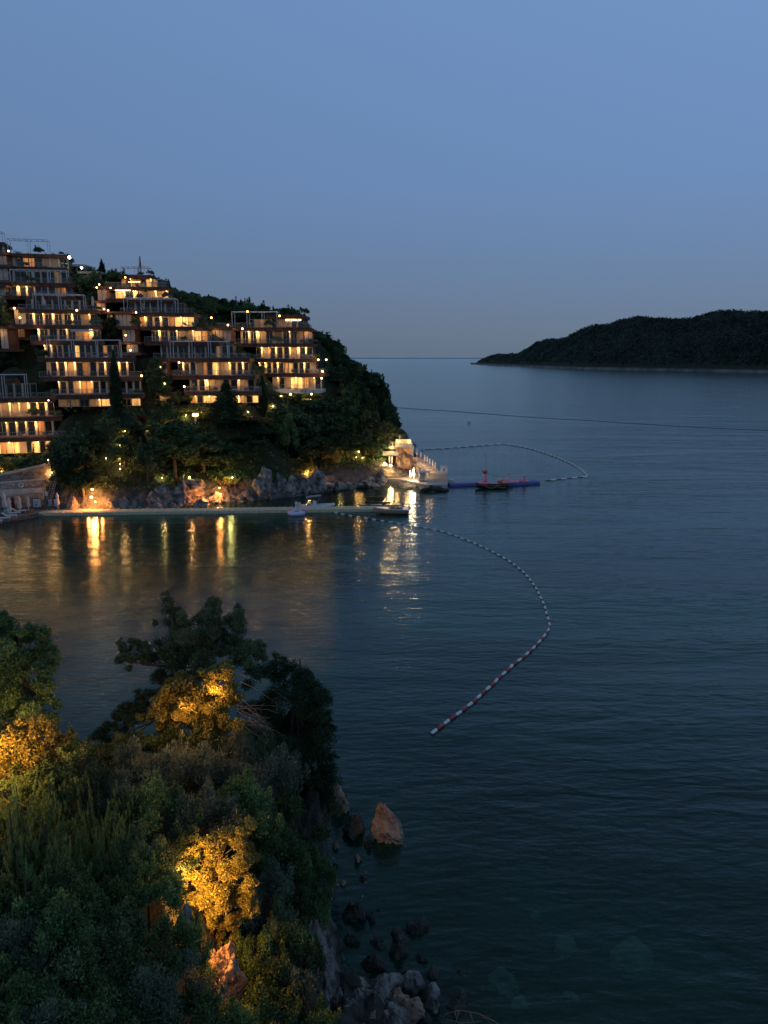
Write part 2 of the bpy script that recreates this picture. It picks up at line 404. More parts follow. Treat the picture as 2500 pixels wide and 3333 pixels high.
# ================================================================== hotel data (pixel rows of the photo -> real positions)
# floor: u0, u1, v of slab, depth of slab front at its middle, facade pattern, options
A = dict(yaw=14, floors=[
 (170, 462, 1328, 142, 'LpLdLLpLdL', dict(norail=1)),
 (168, 466, 1285, 145, 'pcpdLPaapcdpcccpddp', {}),
 (128, 462, 1227, 150, 'pPdpdPcPdapdpdPdaPdd', {}),
 (122, 440, 1165, 155, 'pdddpddLddpddadd', dict(perg=(150, 388, 1106))),
 (100, 330, 1110, 160, 'PddpddLaPpd', dict(awn=(222, 300, 1068))),
 (40, 330, 1058, 165, 'ppdPdpdPdpdPdcd', {}),
 (60, 320, 1008, 170, 'dddpddddpdd', dict(perg=(105, 270, 957))),
 (10, 240, 964, 175, 'dpPdPddddcad', {}),
 (-30, 236, 920, 180, 'spddcddpddcd', dict(perg=(30, 215, 878))),
 (-60, 218, 868, 186, 'sssdaaccpcpcp', {}),
 (-90, 224, 825, 191, None, dict(perg=(22, 152, 778))),
])
B = dict(yaw=4, floors=[
 (600, 842, 1316, 152, 'apdLLpdLLPLdL', dict(norail=1)),
 (600, 850, 1275, 155, 'pddpPccpdpcppcpd', {}),
 (560, 830, 1223, 158, 'dPdpdPcacLLcPcdPd', {}),
 (500, 812, 1166, 161, 'pdddddpdddddcpcd', dict(perg=(552, 738, 1111))),
 (470, 712, 1112, 165, 'dPddpcLLa', {}),
 (430, 640, 1063, 169, 'aPddPdpaLLL', {}),
 (392, 632, 1018, 173, 'ddpddpdddc', dict(perg=(400, 568, 970))),
 (345, 562, 972, 178, 'LPdpPccPcP', {}),
 (342, 548, 934, 183, 'adpaadLLd', {}),
 (385, 492, 895, 189, None, dict(perg=(392, 480, 868))),
])
Cb = dict(yaw=-3, floors=[
 (868, 1046, 1268, 170, 'cpdcLLpaLpdp', dict(whitef=1)),
 (826, 1056, 1216, 173, 'pdPddPdpaLddPds', {}),
 (815, 1030, 1168, 176, 'dPcpdPdpdPcpPdPd', {}),
 (720, 1018, 1118, 179, 'sddPdpPccppcpdpdLd', {}),
 (688, 1006, 1066, 182, 'dcacpcccpdd', dict(perg=(753, 900, 1014))),
 (866, 990, 1026, 184, None, {}),
])
D = dict(yaw=18, floors=[
 (-170, 172, 1486, 138.5, 'LdaLLLpLaLLLdLpdL', dict(norail=1)),
 (-170, 216, 1426, 141, 'pcdPcdpcdpdpdPadpd', {}),
 (-170, 202, 1360, 143.5, 'pcdpcPcdpcPcpcPdpdPd', {}),
 (-170, 178, 1298, 146, 'ddpddpdddpddd', dict(perg=(-150, 78, 1220))),
 (-170, 60, 1236, 151, None, {}),
])
def floorgeo(fl, yaw):
    u0, u1, v, Y = fl[:4]; T = math.tan(math.radians(yaw)); um = (u0+u1)/2
    K = lambda u: ray(u, v).x/ray(u, v).y
    Yl = Y*(1-K(um)*T)/(1-K(u0)*T); Yr = Y*(1-K(um)*T)/(1-K(u1)*T)
    z = at(um, v, Y).z
    return Vector((K(u0)*Yl, Yl, z)), Vector((K(u1)*Yr, Yr, z))

# ================================================================== headland terrain
hp = []
def hpt(p, dz=0): hp.append((p[0], p[1], p[2]+dz))
shore = [(-400, 1735), (-200, 1722), (0, 1700), (90, 1688), (150, 1678), (230, 1667), (300, 1664), (420, 1660), (560, 1652), (700, 1640), (800, 1628), (900, 1622), (1000, 1608), (1100, 1592), (1180, 1582), (1250, 1582), (1330, 1592), (1400, 1602)]
for u, v in shore:
    p = wat(u, v); hpt(p); hpt((p.x+.5, p.y-6, -3.0)); hpt((p.x, p.y-30, -5))
for p in [(13, 156, -1), (11, 165, 0), (9, 175, 0), (7.5, 190, 0), (6.5, 215, 0), (6, 245, 0), (4, 280, 0), (-2, 315, 0), (22, 160, -5), (20, 180, -6), (18, 215, -6), (17, 250, -6), (15, 290, -6), (5, 330, -5)]: hpt(p)
for u, v, Y in [(-200, 1590, 130), (0, 1570, 134), (160, 1560, 136), (300, 1530, 140), (500, 1500, 143), (700, 1480, 148), (900, 1470, 155), (1050, 1465, 162), (1150, 1470, 168), (1210, 1480, 172),
                (300, 1420, 146), (500, 1390, 150), (700, 1370, 152), (900, 1360, 160), (1050, 1360, 172), (1180, 1400, 182),
                (300, 1340, 148), (950, 1320, 168), (1080, 1280, 185), (1160, 1280, 200), (1230, 1340, 205),
                (100, 1330, 152), (80, 1230, 158), (40, 1130, 158),
                (0, 880, 215), (250, 925, 218), (400, 935, 220), (500, 965, 215), (640, 1022, 212), (700, 1030, 212), (800, 1040, 212), (950, 1070, 210), (1040, 1125, 208), (1130, 1205, 213), (1195, 1275, 220), (1235, 1340, 232),
                (470, 1230, 158), (470, 1160, 163), (360, 1100, 172), (640, 1080, 178), (1080, 1200, 195)]:
    hpt(at(u, v, Y))
for p in [(-130, 150, 20), (-140, 200, 50), (-120, 250, 56), (-80, 260, 42), (-40, 270, 26), (-10, 275, 12), (-60, 320, 10), (-120, 330, 30), (-110, 140, 8)]: hpt(p)
for bd in (A, B, Cb, D):
    fs = bd['floors']
    for i, fl in enumerate(fs):
        l_, r_ = floorgeo(fl, bd['yaw']); nrm = Vector((-math.sin(math.radians(bd['yaw'])), math.cos(math.radians(bd['yaw'])), 0))
        step = (fs[i+1][3]-fl[3]) if i+1 < len(fs) else 5
        for t in (0, .5, 1): hpt(l_.lerp(r_, t) + nrm*(step+4.5), .2 if fl[4] else -1.5)
        if i == 0:
            for t in (0, .5, 1): hpt(l_.lerp(r_, t) - nrm*2, -.5)
hill_h0 = RBF(hp)
def fnoise(x, y, sc, seed=0): return noise.fractal(Vector((x/sc, y/sc, seed)), .9, 2.0, 5)
xs = np.arange(-125, 24, 1.0); ys = np.arange(112, 335, 1.0)
X, Y = np.meshgrid(xs, ys); Z = hill_h0(X, Y)
NZ = np.array([[fnoise(a, b, 7) for a in xs] for b in ys]); RG = np.array([[1-abs(noise.noise(Vector((a/2.6, b/2.6, 7)))*2) for a in xs] for b in ys])
Z = Z + NZ*.5 + RG*np.clip(1-np.abs(Z-3)/4, 0, 1)*1.1
for _ in range(4):
    Zp = np.pad(Z, 1, mode='edge'); Zb = sum(Zp[i:i+Z.shape[0], j:j+Z.shape[1]] for i in range(3) for j in range(3))/9
    wgt = np.clip((Z-7)/3, 0, 1); Z = Z*(1-wgt)+Zb*wgt
mask_beach = np.clip((-43-X)/4, 0, 1)*np.clip((133-Y)/3, 0, 1)
HX, HY, HZ = xs, ys, Z
def hill_z(x, y):
    i = (x-HX[0]); j = (y-HY[0]); i = min(max(i, 0), len(HX)-1.001); j = min(max(j, 0), len(HY)-1.001)
    a, b = int(i), int(j); fx, fy = i-a, j-b
    return float((HZ[b, a]*(1-fx)+HZ[b, a+1]*fx)*(1-fy) + (HZ[b+1, a]*(1-fx)+HZ[b+1, a+1]*fx)*fy)
def hill_hit(u, v):
    d = ray(u, v); d = d/d.y; Yv = 113.0
    while Yv < 330:
        p = Vector((0, 0, H)) + d*Yv
        if p.z <= hill_z(p.x, p.y): return p
        Yv += .4
    return None
gm = ground_mat('hillside soil and rock', (.024, .034, .014), (.15, .135, .12), 3.0, .10)
o = obj('hillside', grid_mesh('hillside', X, Y, Z, gm, False)); o['kind'] = 'structure'

# ================================================================== buildings
def local(l_, r_):
    e = (r_-l_).normalized(); n = Vector((-e.y, e.x, 0)); R = Matrix((e, n, (0, 0, 1))).transposed(); return e, n, R
WID = dict(P=.42, p=.3, d=1.25, c=1.35, L=1.25, a=1.1, s=1.6)
PANE = dict(d='glass', c='curtain', L='lit', a='amber')
def pergola(root, a, b, zb, depth, n, e, R, posts=4, m='white', th=.11):
    mb = MB(); ln = (b-a).length; zt = a.z
    for i in range(posts):
        p = a.lerp(b, i/(posts-1))
        for q in (p, p+n*depth): mb.box((q.x, q.y, (zb+zt)/2), (th, th, zt-zb), R)
    mid = (a+b)/2
    mb.box(mid, (ln+th, th*1.3, th*1.3), R); mb.box(mid+n*depth, (ln+th, th*1.2, th*1.2), R)
    k = max(2, int(ln/1.2))
    for i in range(k+1): mb.box(a.lerp(b, i/k)+n*depth/2+Vector((0, 0, .003)), (th*.6, depth-th*1.4, th*.8), R)
    return obj('pergola', mb, M[m], root)
def edge_foliage(root, l_, r_, n, seed, m, dens=.6, hang=.45, name='planter_foliage'):
    rng = random.Random(seed); C = []; R = []; ln = (r_-l_).length; e = (r_-l_).normalized(); base = BASE[root.name]
    t = 0
    while t < ln:
        if rng.random() < dens:
            q = rng.uniform(.2, .5)*(1.6 if rng.random() < .18 else 1); p = l_ + e*t + n*rng.uniform(-.1, .35) + Vector((0, 0, rng.uniform(-hang, .25)))
            C.append(tuple(p-base)); R.append((q, q*.6, q*.8))
        t += .55
    if not C: return
    me = leaves_mesh(name, C, R, len(C)*26, .15, .07, m, seed)
    o = bpy.data.objects.new(name, me); COL.objects.link(o); o.parent = root; BASE[o.name] = base
def building(bd, name, label):
    fs = bd['floors']; yaw = bd['yaw']; l0, r0 = floorgeo(fs[0], yaw); rootloc = (l0+r0)/2
    root = thing(name, label, 'hotel building', rootloc)
    geo = [floorgeo(f, yaw) for f in fs]; bd['geo'] = geo; bd['root'] = root
    rng = random.Random(name+label)
    for i, fl in enumerate(fs):
        l_, r_ = geo[i]; e, n, R = local(l_, r_); ln = (r_-l_).length; op = fl[5]; z = l_.z
        step = fs[i+1][3]-fl[3] if i+1 < len(fs) else 3
        Bk = step + 1.3; depth = Bk + 5
        th = .75; mid = (l_+r_)/2
        # slab with a proud coping and a recessed soffit band
        mb = MB(); mb.box(mid+n*depth/2+Vector((0, 0, -th/2)), (ln, depth, th), R)
        mb.box(mid+n*.06+Vector((0, 0, -.06)), (ln+.16, .3, .18), R)
        mb.box(mid+n*.1+Vector((0, 0, -th+.05)), (ln+.1, .34, .16), R)
        if i > 0 or not op.get('norail'):
            obj('terrace_slab', mb, M['white'] if op.get('whitef') else M['slab'], root)
        if not op.get('norail') and fl[4] is not None:
            mb = MB(); off = n*.22
            mb.box(mid+off+Vector((0, 0, 1.02)), (ln, .07, .07), R); mb.box(mid+off+Vector((0, 0, .15)), (ln, .04, .05), R)
            k = int(ln/.3)
            for j in range(k+1): mb.box(l_.lerp(r_, j/k)+off+Vector((0, 0, .55)), (.05 if j % 5 else .09, .03, .93), R)
            obj('railing', mb, M['rail'], root)
        edge_foliage(root, l_+n*.1, r_+n*.1, n, i*7+len(label), M['pine2'] if i % 2 else M['leaf'], dens=.62 if fl[4] else .9, hang=.7)
        if 'perg' in op:
            q0, q1, vt = op['perg']
            Yp = l_.y+ (0); 
            def on(u):   # point of this floor's front line under photo column u
                k = ray(u, vt); kk = k.x/k.y; T = math.tan(math.radians(yaw)); Yv = (l_.y - l_.x*T)/(1-kk*T) if T else l_.y
                return Vector((kk*Yv, Yv, H + k.z/k.y*Yv))
            p0, p1 = on(q0), on(q1); zt = (p0.z+p1.z)/2; p0.z = p1.z = zt
            if zt-z < 1.8: p0.z = p1.z = z+2.2
            pergola(root, p0+n*.4, p1+n*.4, z, min(Bk-.6, 3.2), n, e, R, posts=max(3, int((p1-p0).length/3.4)+1))
        if fl[4] is None: continue
        ztop = geo[i+1][0].z - .75 if i+1 < len(fs) else z+2.7
        hgt = ztop - z
        # body of the rooms under the next terrace
        nl, nr = geo[i+1] if i+1 < len(fs) else (l_, r_)
        pl = l_ + n*Bk; pr = r_ + n*Bk
        tl = max(.4, (nl-l_).dot(e)+.3) if i+1 < len(fs) else .5
        tr = min(ln-.4, (nr-l_).dot(e)-.3) if i+1 < len(fs) else ln-.5
        if tr-tl < 4: tl, tr = .5, ln-.5
        tl = min(tl, ln*.35); tr = max(tr, ln*.8)
        a0 = pl + e*tl; b0 = pl + e*tr; fw = (b0-a0).length
        mb = MB(); mb.box((a0+b0)/2+n*3.55+Vector((0, 0, hgt/2-.006)), (fw, 6.5, hgt-.012), R); obj('wall', mb, M['wood'], root)
        pat = fl[4].replace('dd', 'dpd').replace('cd', 'cpd').replace('LL', 'LpL'); tot = sum(WID[c] for c in pat); sc = fw/tot; t = 0
        for c in pat:
            w = WID[c]*sc; mbp = MB(); cc = a0 + e*(t+w/2); t += w
            if c == 'p' and ('P' in pat or 'L' in pat) and rng.random() < .4: c = 'q'  # some plain piers get an added dim light to warm the facade
            if c == 'L' and rng.random() < .35: c = 'c'
            elif c == 'c' and rng.random() < .35: c = 'd'
            if c in 'Ppq':
                mbp.box(cc+n*.02+Vector((0, 0, hgt/2)), (w*.9, .5, hgt-.02), R); obj('pier', mbp, M['pier'], root)
                if c == 'q' or (c == 'P' and rng.random() < .9):
                    lp = cc - n*.85 + Vector((0, 0, hgt-.7))
                    point_light(lp, 95 if c == 'P' else 38, (1, .55, .18), .08, root, 'pier_or_fill_light')
                    fx = MB(); fx.lathe(lp+Vector((0, 0, .38)), [(.05, 0), (.08, .03), (.08, .28)], 6); obj('pier_or_fill_downlight', fx, M['strip'], root)
            elif c == 's': mbp.box(cc+n*.1+Vector((0, 0, hgt/2)), (w*.96, .36, hgt-.02), R); obj('wall_panel', mbp, M['plaster'], root)
            else:
                ww = w*.97; fr = MB(); f = .09
                fr.box(cc+n*.24+Vector((0, 0, hgt-.12)), (ww, .1, f), R); fr.box(cc+n*.24+Vector((0, 0, .06)), (ww, .1, f), R)
                for sx in (-1, 1): fr.box(cc+n*.24+e*sx*(ww/2-f/2)+Vector((0, 0, hgt/2)), (f, .11, hgt-.15), R)
                if ww > 1.3: fr.box(cc+n*.245+Vector((0, 0, hgt/2)), (f*.7, .09, hgt-.15), R)
                wo = obj('window', fr, M['frame'], root)
                mb = MB(); mb.box(cc+n*.262+Vector((0, 0, hgt/2)), (ww-f, .03, hgt-.2), R)
                obj('pane', mb, M[PANE[c]], wo)
                if c == 'L' and rng.random() < .8: point_light(cc-n*.9+Vector((0, 0, 1.5)), 70, (1, .58, .22), .3, root, 'window_glow')
        if 'awn' in op:
            q0, q1, vt = op['awn']; f0 = (q0-fl[0])/(fl[1]-fl[0]); f1 = (q1-fl[0])/(fl[1]-fl[0])
            c = l_.lerp(r_, (f0+f1)/2)+n*(Bk-1.4)+Vector((0, 0, hgt-.25)); w = ln*(f1-f0)
            mb = MB(); mb.box(c, (w, 2.4, .06), R @ Matrix.Rotation(math.radians(8), 3, 'X')); mb.box(c-n*1.2+Vector((0, 0, -.22)), (w, .04, .25), R)
            obj('awning', mb, M['white'], root)
    return root
def wing(root, u0, u1, vt, vb, Y, k):
    """cream panelled side room of a building: a brown core, tall panels, planter edge"""
    a = at(u0, vb, Y); b = at(u1, vb, Y); h = at(u0, vt, Y).z - a.z; e, n, R = local(a, b); w = (b-a).length
    mb = MB(); mb.box((a+b)/2+n*2.6+Vector((0, 0, h/2)), (w, 4.6, h), R); mb.box((a+b)/2+n*2.2+Vector((0, 0, -.3)), (w+1.6, 6.0, .6), R); mb.box((a+b)/2+n*2.2+Vector((0, 0, h+.25)), (w+1.2, 5.6, .48), R)
    obj('side_wing', mb, M['slab'], root)
    m = max(2, int(w/.8)); 
    for i in range(m):
        p = a.lerp(b, (i+.5)/m); mb = MB(); mb.box(p+n*.18+Vector((0, 0, h/2)), (w/m*.86, .22, h*.97), R); obj('wall_panel', mb, M['plaster'], root)
    if k in 'aL': point_light(a.lerp(b, .25)-n*.9+Vector((0, 0, h*.8)), 45 if k == 'L' else 28, (1, .52, .18), .15, root, 'wall_light')
E = dict(yaw=14, floors=[(-150, 18, 872, 195, 'sccpcsp', {}), (-150, 22, 828, 199, 'cpccpdp', {}), (-150, 14, 786, 204, None, dict(perg=(-120, 4, 752)))])
bE = building(E, 'terraced_hotel_building', 'highest hotel block, only its right end showing at the left photo edge above the roofs')
bA = building(A, 'terraced_hotel_building', 'tallest stepped hotel block at the left, ten lit terraces climbing to the roof pergola')
bB = building(B, 'terraced_hotel_building', 'middle stepped hotel block, between the tall left block and the seaward block')
bC = building(Cb, 'terraced_hotel_building', 'seaward stepped hotel block at the right end with white pergola on its top terrace')
bD = building(D, 'terraced_hotel_building', 'lowest hotel block at the left edge of the photo, just above the stone beach walls')
for w_ in [(48, 78, 1008, 1055, 171, 'L'), (40, 80, 1066, 1097, 166, 'a'), (0, 22, 830, 862, 188, 's'), (-5, 28, 872, 912, 184, 's'), (-5, 20, 937, 985, 178, 's'), (5, 28, 1070, 1135, 160, 'a')]: wing(bA, *w_)
for w_ in [(318, 348, 940, 978, 182, 's'), (315, 345, 987, 1012, 178, 'a'), (350, 426, 1022, 1062, 171, 'L'), (400, 440, 1072, 1112, 168, 's'), (412, 450, 1121, 1147, 163, 'a'), (502, 543, 1176, 1216, 160, 's'), (512, 542, 1225, 1257, 157, 'a'), (520, 568, 1286, 1316, 155, 'a')]: wing(bB, *w_)
for w_ in [(690, 752, 1074, 1112, 177, 'L'), (990, 1018, 1080, 1104, 183, 'L')]: wing(bC, *w_)

# roof canopy of the seaward block, planted over, and its light strip
def leafy(name, C, R, n, m, label, cat, seed=1, ln=.17, wd=.08, origin=None, group=None, up=0):
    c0 = Vector(origin) if origin is not None else Vector(C[0]); C2 = [tuple(Vector(c)-c0) for c in C]
    o = bpy.data.objects.new(name, leaves_mesh(name, C2, R, n, ln, wd, m, seed, up=up)); COL.objects.link(o); o.location = c0
    return tag(o, label, cat, group)
a, b = at(930, 1040, 185), at(980, 1043, 185)
mb = MB(); mb.box((a+b)/2, ((b-a).length, .3, .35)); obj('light_strip', mb, M['strip'], bC); point_light((a+b)/2-Vector((0, 1, 0)), 60, parent=bC)
a, b = at(418, 915, 185), at(456, 921, 185)
mb = MB(); mb.box((a+b)/2, ((b-a).length, .25, .22)); obj('light_strip', mb, M['strip'], bB)
a, b = at(375, 945, 181), at(425, 945, 181)
mb = MB(); mb.box((a+b)/2, ((b-a).length, .2, .18)); obj('light_strip', mb, M['strip'], bB)

# wall lamps: bright globes on their bracket
def wall_lamp(root, u, v, Y, r=.2, W_=45, white=False):
    p = at(u, v, Y); mb = MB(); mb.ball(p, r, 8); o = obj('wall_lamp', mb, M['lampw' if white else 'lamp'], root, True)
    mb = MB(); mb.box(p+Vector((0, .35, 0)), (.06, .6, .06)); mb.lathe(p+Vector((0, 0, r*.8)), [(r*.6, 0), (r*.5, .08), (.03, .12)], 8); obj('bracket', mb, M['rail'], o)
    point_light(p-Vector((0, .5, 0)), W_, (1, .9, .8) if white else (1, .5, .17), .15, root)
for u, v, Y in [(28, 817, 186), (47, 1003, 169), (65, 1034, 168), (128, 1170, 154), (250, 1010, 168), (461, 1223, 150)]: wall_lamp(bA, u, v, Y)
wall_lamp(bA, 226, 838, 188, .3, 120, True); wall_lamp(bA, 266, 872, 190, .2, 60, True)
for u, v, Y in [(408, 903, 182), (323, 926, 180), (315, 936, 180), (360, 937, 178), (339, 1006, 175), (352, 1010, 170), (443, 1017, 170), (409, 1091, 165), (425, 1140, 160), (523, 1194, 158), (536, 1248, 155), (583, 1180, 158), (600, 1258, 154)]: wall_lamp(bB, u, v, Y, .17, 38)
for u, v, Y in [(806, 1014, 180), (910, 1028, 181), (789, 1070, 178), (742, 1058, 178), (688, 1034, 180), (1062, 1171, 176), (1036, 1171, 175), (1047, 1231, 170), (1050, 1209, 172)]: wall_lamp(bC, u, v, Y, .2, 50)
for u, v, Y in [(158, 1303, 143), (30, 1441, 137)]: wall_lamp(bD, u, v, Y, .12, 20)

# small roof pavilions and the mast on the crest
def pavilion(u0, u1, vt, vb, Y, m, label):
    a = at(u0, vb, Y); b = at(u1, vb, Y); h = at(u0, vt, Y).z-a.z; mid = (a+b)/2; w = (b-a).length
    t = thing('roof_pavilion', label, 'pavilion', mid)
    mb = MB(); mb.box(mid+Vector((0, 2.5, h/2-.1)), (w, 5, h-.2)); obj('wall', mb, M['plaster'], t)
    mb = MB(); mb.box(mid+Vector((0, 2.3, h)), (w+1, 6, .3)); mb.box(mid+Vector((0, -.75, h-.05)), (w+1.02, .1, .5)); obj('roof', mb, M[m], t)
    for i in range(3):
        mb = MB(); mb.box(a.lerp(b, (i+.5)/3)+Vector((0, -.02, h*.45)), (w/3*.6, .06, h*.6)); obj('window', mb, M['glass'], t)
pavilion(264, 324, 887, 910, 196, 'plaster', 'low flat roofed cream pavilion on the crest between the left and middle blocks')
pavilion(238, 276, 864, 886, 200, 'white', 'small white canopied roof bar beside the bright white lamp on the crest')
p0 = at(455, 905, 215); p1 = at(455, 834, 215)
t = thing('radio_mast', 'thin lattice radio mast with red top standing on the hill crest', 'mast', p0); mb = MB()
for dx, dy in ((-.5, -.5), (.5, -.5), (0, .5)): mb.tube([p0+Vector((dx*1.5, dy*1.5, -2)), p1+Vector((dx*.5, dy*.5, -2.4))], .09, 5)
for i in range(9):
    q = p0.lerp(p1, i/9); s_ = .75-.5*i/9; mb.tube([q+Vector((-s_, -s_, 0)), q+Vector((s_, -s_, .6))], .05, 4); mb.tube([q+Vector((s_, -s_, .6)), q+Vector((0, s_, 0))], .05, 4)
obj('lattice', mb, M['rail'], t)
mb = MB(); mb.tube([p1-Vector((0, 0, 3)), p1], [.35, .12], 6); obj('red_antenna', mb, M['mastr'], t)
# ================================================================== water, seabed, far headland
def big_sheet(name, z, m, rings):
    mb = MB(); R = 60000
    mb.add([(-R, -200, z), (R, -200, z), (R, R, z), (-R, R, z)], [(0, 1, 2, 3)])
    o = obj(name, mb, m); o['kind'] = 'structure'; return o
wm = bpy.data.materials.new('sea water'); wm.use_nodes = True
n = wm.node_tree.nodes; l = wm.node_tree.links
for q in list(n): n.remove(q)
g = n.new('ShaderNodeNewGeometry'); mo = n.new('ShaderNodeOutputMaterial')
def noise_layer(scale, sx, sy, det, rot=0, dist=0):
    mp_ = n.new('ShaderNodeMapping'); mp_.inputs['Scale'].default_value = (sx, sy, 1); mp_.inputs['Rotation'].default_value = (0, 0, rot)
    l.new(g.outputs['Position'], mp_.inputs[0]); t = n.new('ShaderNodeTexNoise'); t.inputs['Scale'].default_value = scale; t.inputs['Detail'].default_value = det
    t.inputs['Distortion'].default_value = dist; l.new(mp_.outputs[0], t.inputs['Vector']); return t.outputs[0]
def mth(op, a, b=None, c=None):
    m_ = n.new('ShaderNodeMath'); m_.operation = op
    for i, q in enumerate((a, b, c)):
        if q is None: continue
        if isinstance(q, (int, float)): m_.inputs[i].default_value = q
        else: l.new(q, m_.inputs[i])
    return m_.outputs[0]
rip = noise_layer(1.6, .55, 1.3, 4, -.25)     # wind ripples ~0.6 m
chop = noise_layer(.42, .5, 1.5, 4, -.3, .4)   # chop ~2.5 m
swell = noise_layer(.055, .45, 1.8, 3, -.38, .6)  # long low swell
# sheltered bay: calmer water left of the buoy line
sx_ = n.new('ShaderNodeSeparateXYZ'); l.new(g.outputs['Position'], sx_.inputs[0])
calm = n.new('ShaderNodeMapRange'); l.new(sx_.outputs['X'], calm.inputs[0])
calm.inputs[1].default_value = -18; calm.inputs[2].default_value = 22; calm.inputs[3].default_value = .36; calm.inputs[4].default_value = 1.0
wp_ = mth('ADD', mth('MULTIPLY', noise_layer(.05, .22, 1.5, 4, .28, 1.0), .6), mth('MULTIPLY', noise_layer(.013, .5, 1.7, 3, .3, 1.2), .4))   # wind patches
wpr = n.new('ShaderNodeMapRange'); l.new(wp_, wpr.inputs[0]); wpr.inputs[1].default_value = .40; wpr.inputs[2].default_value = .60; wpr.inputs[3].default_value = .25; wpr.inputs[4].default_value = 2.3
h = mth('ADD', mth('MULTIPLY', mth('MULTIPLY', chop, .24), wpr.outputs[0]), mth('MULTIPLY', swell, .95))
h = mth('ADD', mth('MULTIPLY', h, calm.outputs[0]), mth('MULTIPLY', rip, .135))
bp = n.new('ShaderNodeBump'); bp.inputs['Strength'].default_value = 1; bp.inputs['Distance'].default_value = .42; l.new(h, bp.inputs['Height'])
fr = n.new('ShaderNodeFresnel'); fr.inputs['IOR'].default_value = 1.33; l.new(bp.outputs[0], fr.inputs['Normal'])
gl = n.new('ShaderNodeBsdfGlossy'); gl.inputs['Roughness'].default_value = .13; gl.inputs['Color'].default_value = (.86, .94, .93, 1); l.new(bp.outputs[0], gl.inputs['Normal'])
# body of the water: teal scattering, plus clear part through which the bed shows
df = n.new('ShaderNodeBsdfDiffuse')
pt = noise_layer(.028, 1, 1.6, 4, -.3, .8)
rp = n.new('ShaderNodeValToRGB'); l.new(pt, rp.inputs[0]); rp.color_ramp.elements[0].position = .38; rp.color_ramp.elements[1].position = .66
rp.color_ramp.elements[0].color = (.007, .032, .018, 1); rp.color_ramp.elements[1].color = (.022, .145, .090, 1)
l.new(rp.outputs[0], df.inputs[0])
tr = n.new('ShaderNodeBsdfTransparent'); tr.inputs[0].default_value = (.40, .70, .64, 1)
mb_ = n.new('ShaderNodeMixShader'); mb_.inputs[0].default_value = .62; l.new(df.outputs[0], mb_.inputs[1]); l.new(tr.outputs[0], mb_.inputs[2])
ms = n.new('ShaderNodeMixShader'); l.new(fr.outputs[0], ms.inputs[0]); l.new(mb_.outputs[0], ms.inputs[1]); l.new(gl.outputs[0], ms.inputs[2]); l.new(ms.outputs[0], mo.inputs[0])
big_sheet('water', 0, wm, 0)

bedm = mat('sea bed', (.012, .018, .014), .95, .6, .22, col2=(.05, .075, .06))
mb = MB(); R_ = 60000; mb.add([(-R_, -200, -9), (R_, -200, -9), (R_, R_, -9), (-R_, R_, -9)], [(0, 1, 2, 3)])
o = obj('seabed', mb, bedm); o['kind'] = 'structure'

# far headland across the bay
sh_u = [1470, 1535, 1650, 1900, 2200, 2500, 2800, 3200]; sh_v = [1184, 1186.5, 1192, 1202, 1208, 1214, 1220, 1226]
rg_u = [1500, 1530, 1560, 1585, 1620, 1680, 1710, 1740, 1780, 1830, 1870, 1910, 1960, 2010, 2060, 2120, 2180, 2220, 2260, 2330, 2390, 2450, 2520, 2650, 2900, 3200]
rg_v = [1192, 1185, 1170, 1159, 1149, 1150, 1134, 1116, 1104, 1100, 1080, 1061, 1051, 1040, 1033, 1033, 1036, 1030, 1019, 1016, 1009, 1011, 1012, 1016, 1005, 1030]
us = np.concatenate([np.arange(1532, 2560, 4.0), np.arange(2560, 3200, 12.0)]); ss = np.concatenate([np.linspace(-.04, .12, 8), np.linspace(.15, 1, 30), np.linspace(1.1, 2, 8)])
GX = np.zeros((len(ss), len(us))); GY = GX.copy(); GZ = GX.copy()
for j, u in enumerate(us):
    p = wat(u, interp(u, sh_u, sh_v)); vr = interp(u, rg_u, rg_v); Yr = p.y*1.17
    zr = max(.2, at(u, vr+7, Yr).z); kx = p.x/p.y
    for i, s_ in enumerate(ss):
        Yv = p.y + (Yr-p.y)*s_; x_ = kx*Yv
        if s_ <= 1: z_ = zr*(max(s_, 0)**.72)*(1 if s_ > 0 else 1) + (0 if s_ >= 0 else s_*60)
        else: z_ = zr*(2-s_)**.8
        if 0 < s_: z_ += (fnoise(x_, Yv, 90, 3)*14 + fnoise(x_, Yv, 25, 9)*5)*min(1, s_*4)*min(1, zr/25)*(1 if s_ < .9 else .5) + 3*min(1, s_*20)*min(1, zr/8)
        GX[i, j] = x_; GY[i, j] = Yv; GZ[i, j] = z_
fm = ground_mat('far shore rock and soil', (.030, .045, .028), (.20, .19, .175), 5, .1, .035)
o = obj('far_headland_hill', grid_mesh('far_headland_hill', GX, GY, GZ, fm, False)); o['kind'] = 'structure'
rng = np.random.default_rng(5); nn = 46000
ji = rng.uniform(0, len(us)-1.01, nn); si = rng.uniform(3.2, len(ss)-4, nn)
def bil(Gm, a, b):
    i = a.astype(int); j = b.astype(int); fa = a-i; fb = b-j
    return (Gm[i, j]*(1-fb)+Gm[i, j+1]*fb)*(1-fa) + (Gm[i+1, j]*(1-fb)+Gm[i+1, j+1]*fb)*fa
P = np.stack([bil(GX, si, ji), bil(GY, si, ji), bil(GZ, si, ji)], 1); P = P[P[:, 2] > 4.5+rng.normal(size=nn)*2.5]
q = rng.uniform(2.2, 6.0, len(P)); q *= np.clip(P[:, 2]/18, .35, 1)
ffm = mat('far wood foliage', (.048, .066, .056), .9, .35, .02, island=.5, spec=.05)  # greyed and lifted, slight distance haze put into the colour
o = bpy.data.objects.new('far_woodland', leaves_mesh('far_woodland', P, np.stack([q, q, q*.9], 1), 150000, 1.7, 1.2, ffm, 8)); COL.objects.link(o)
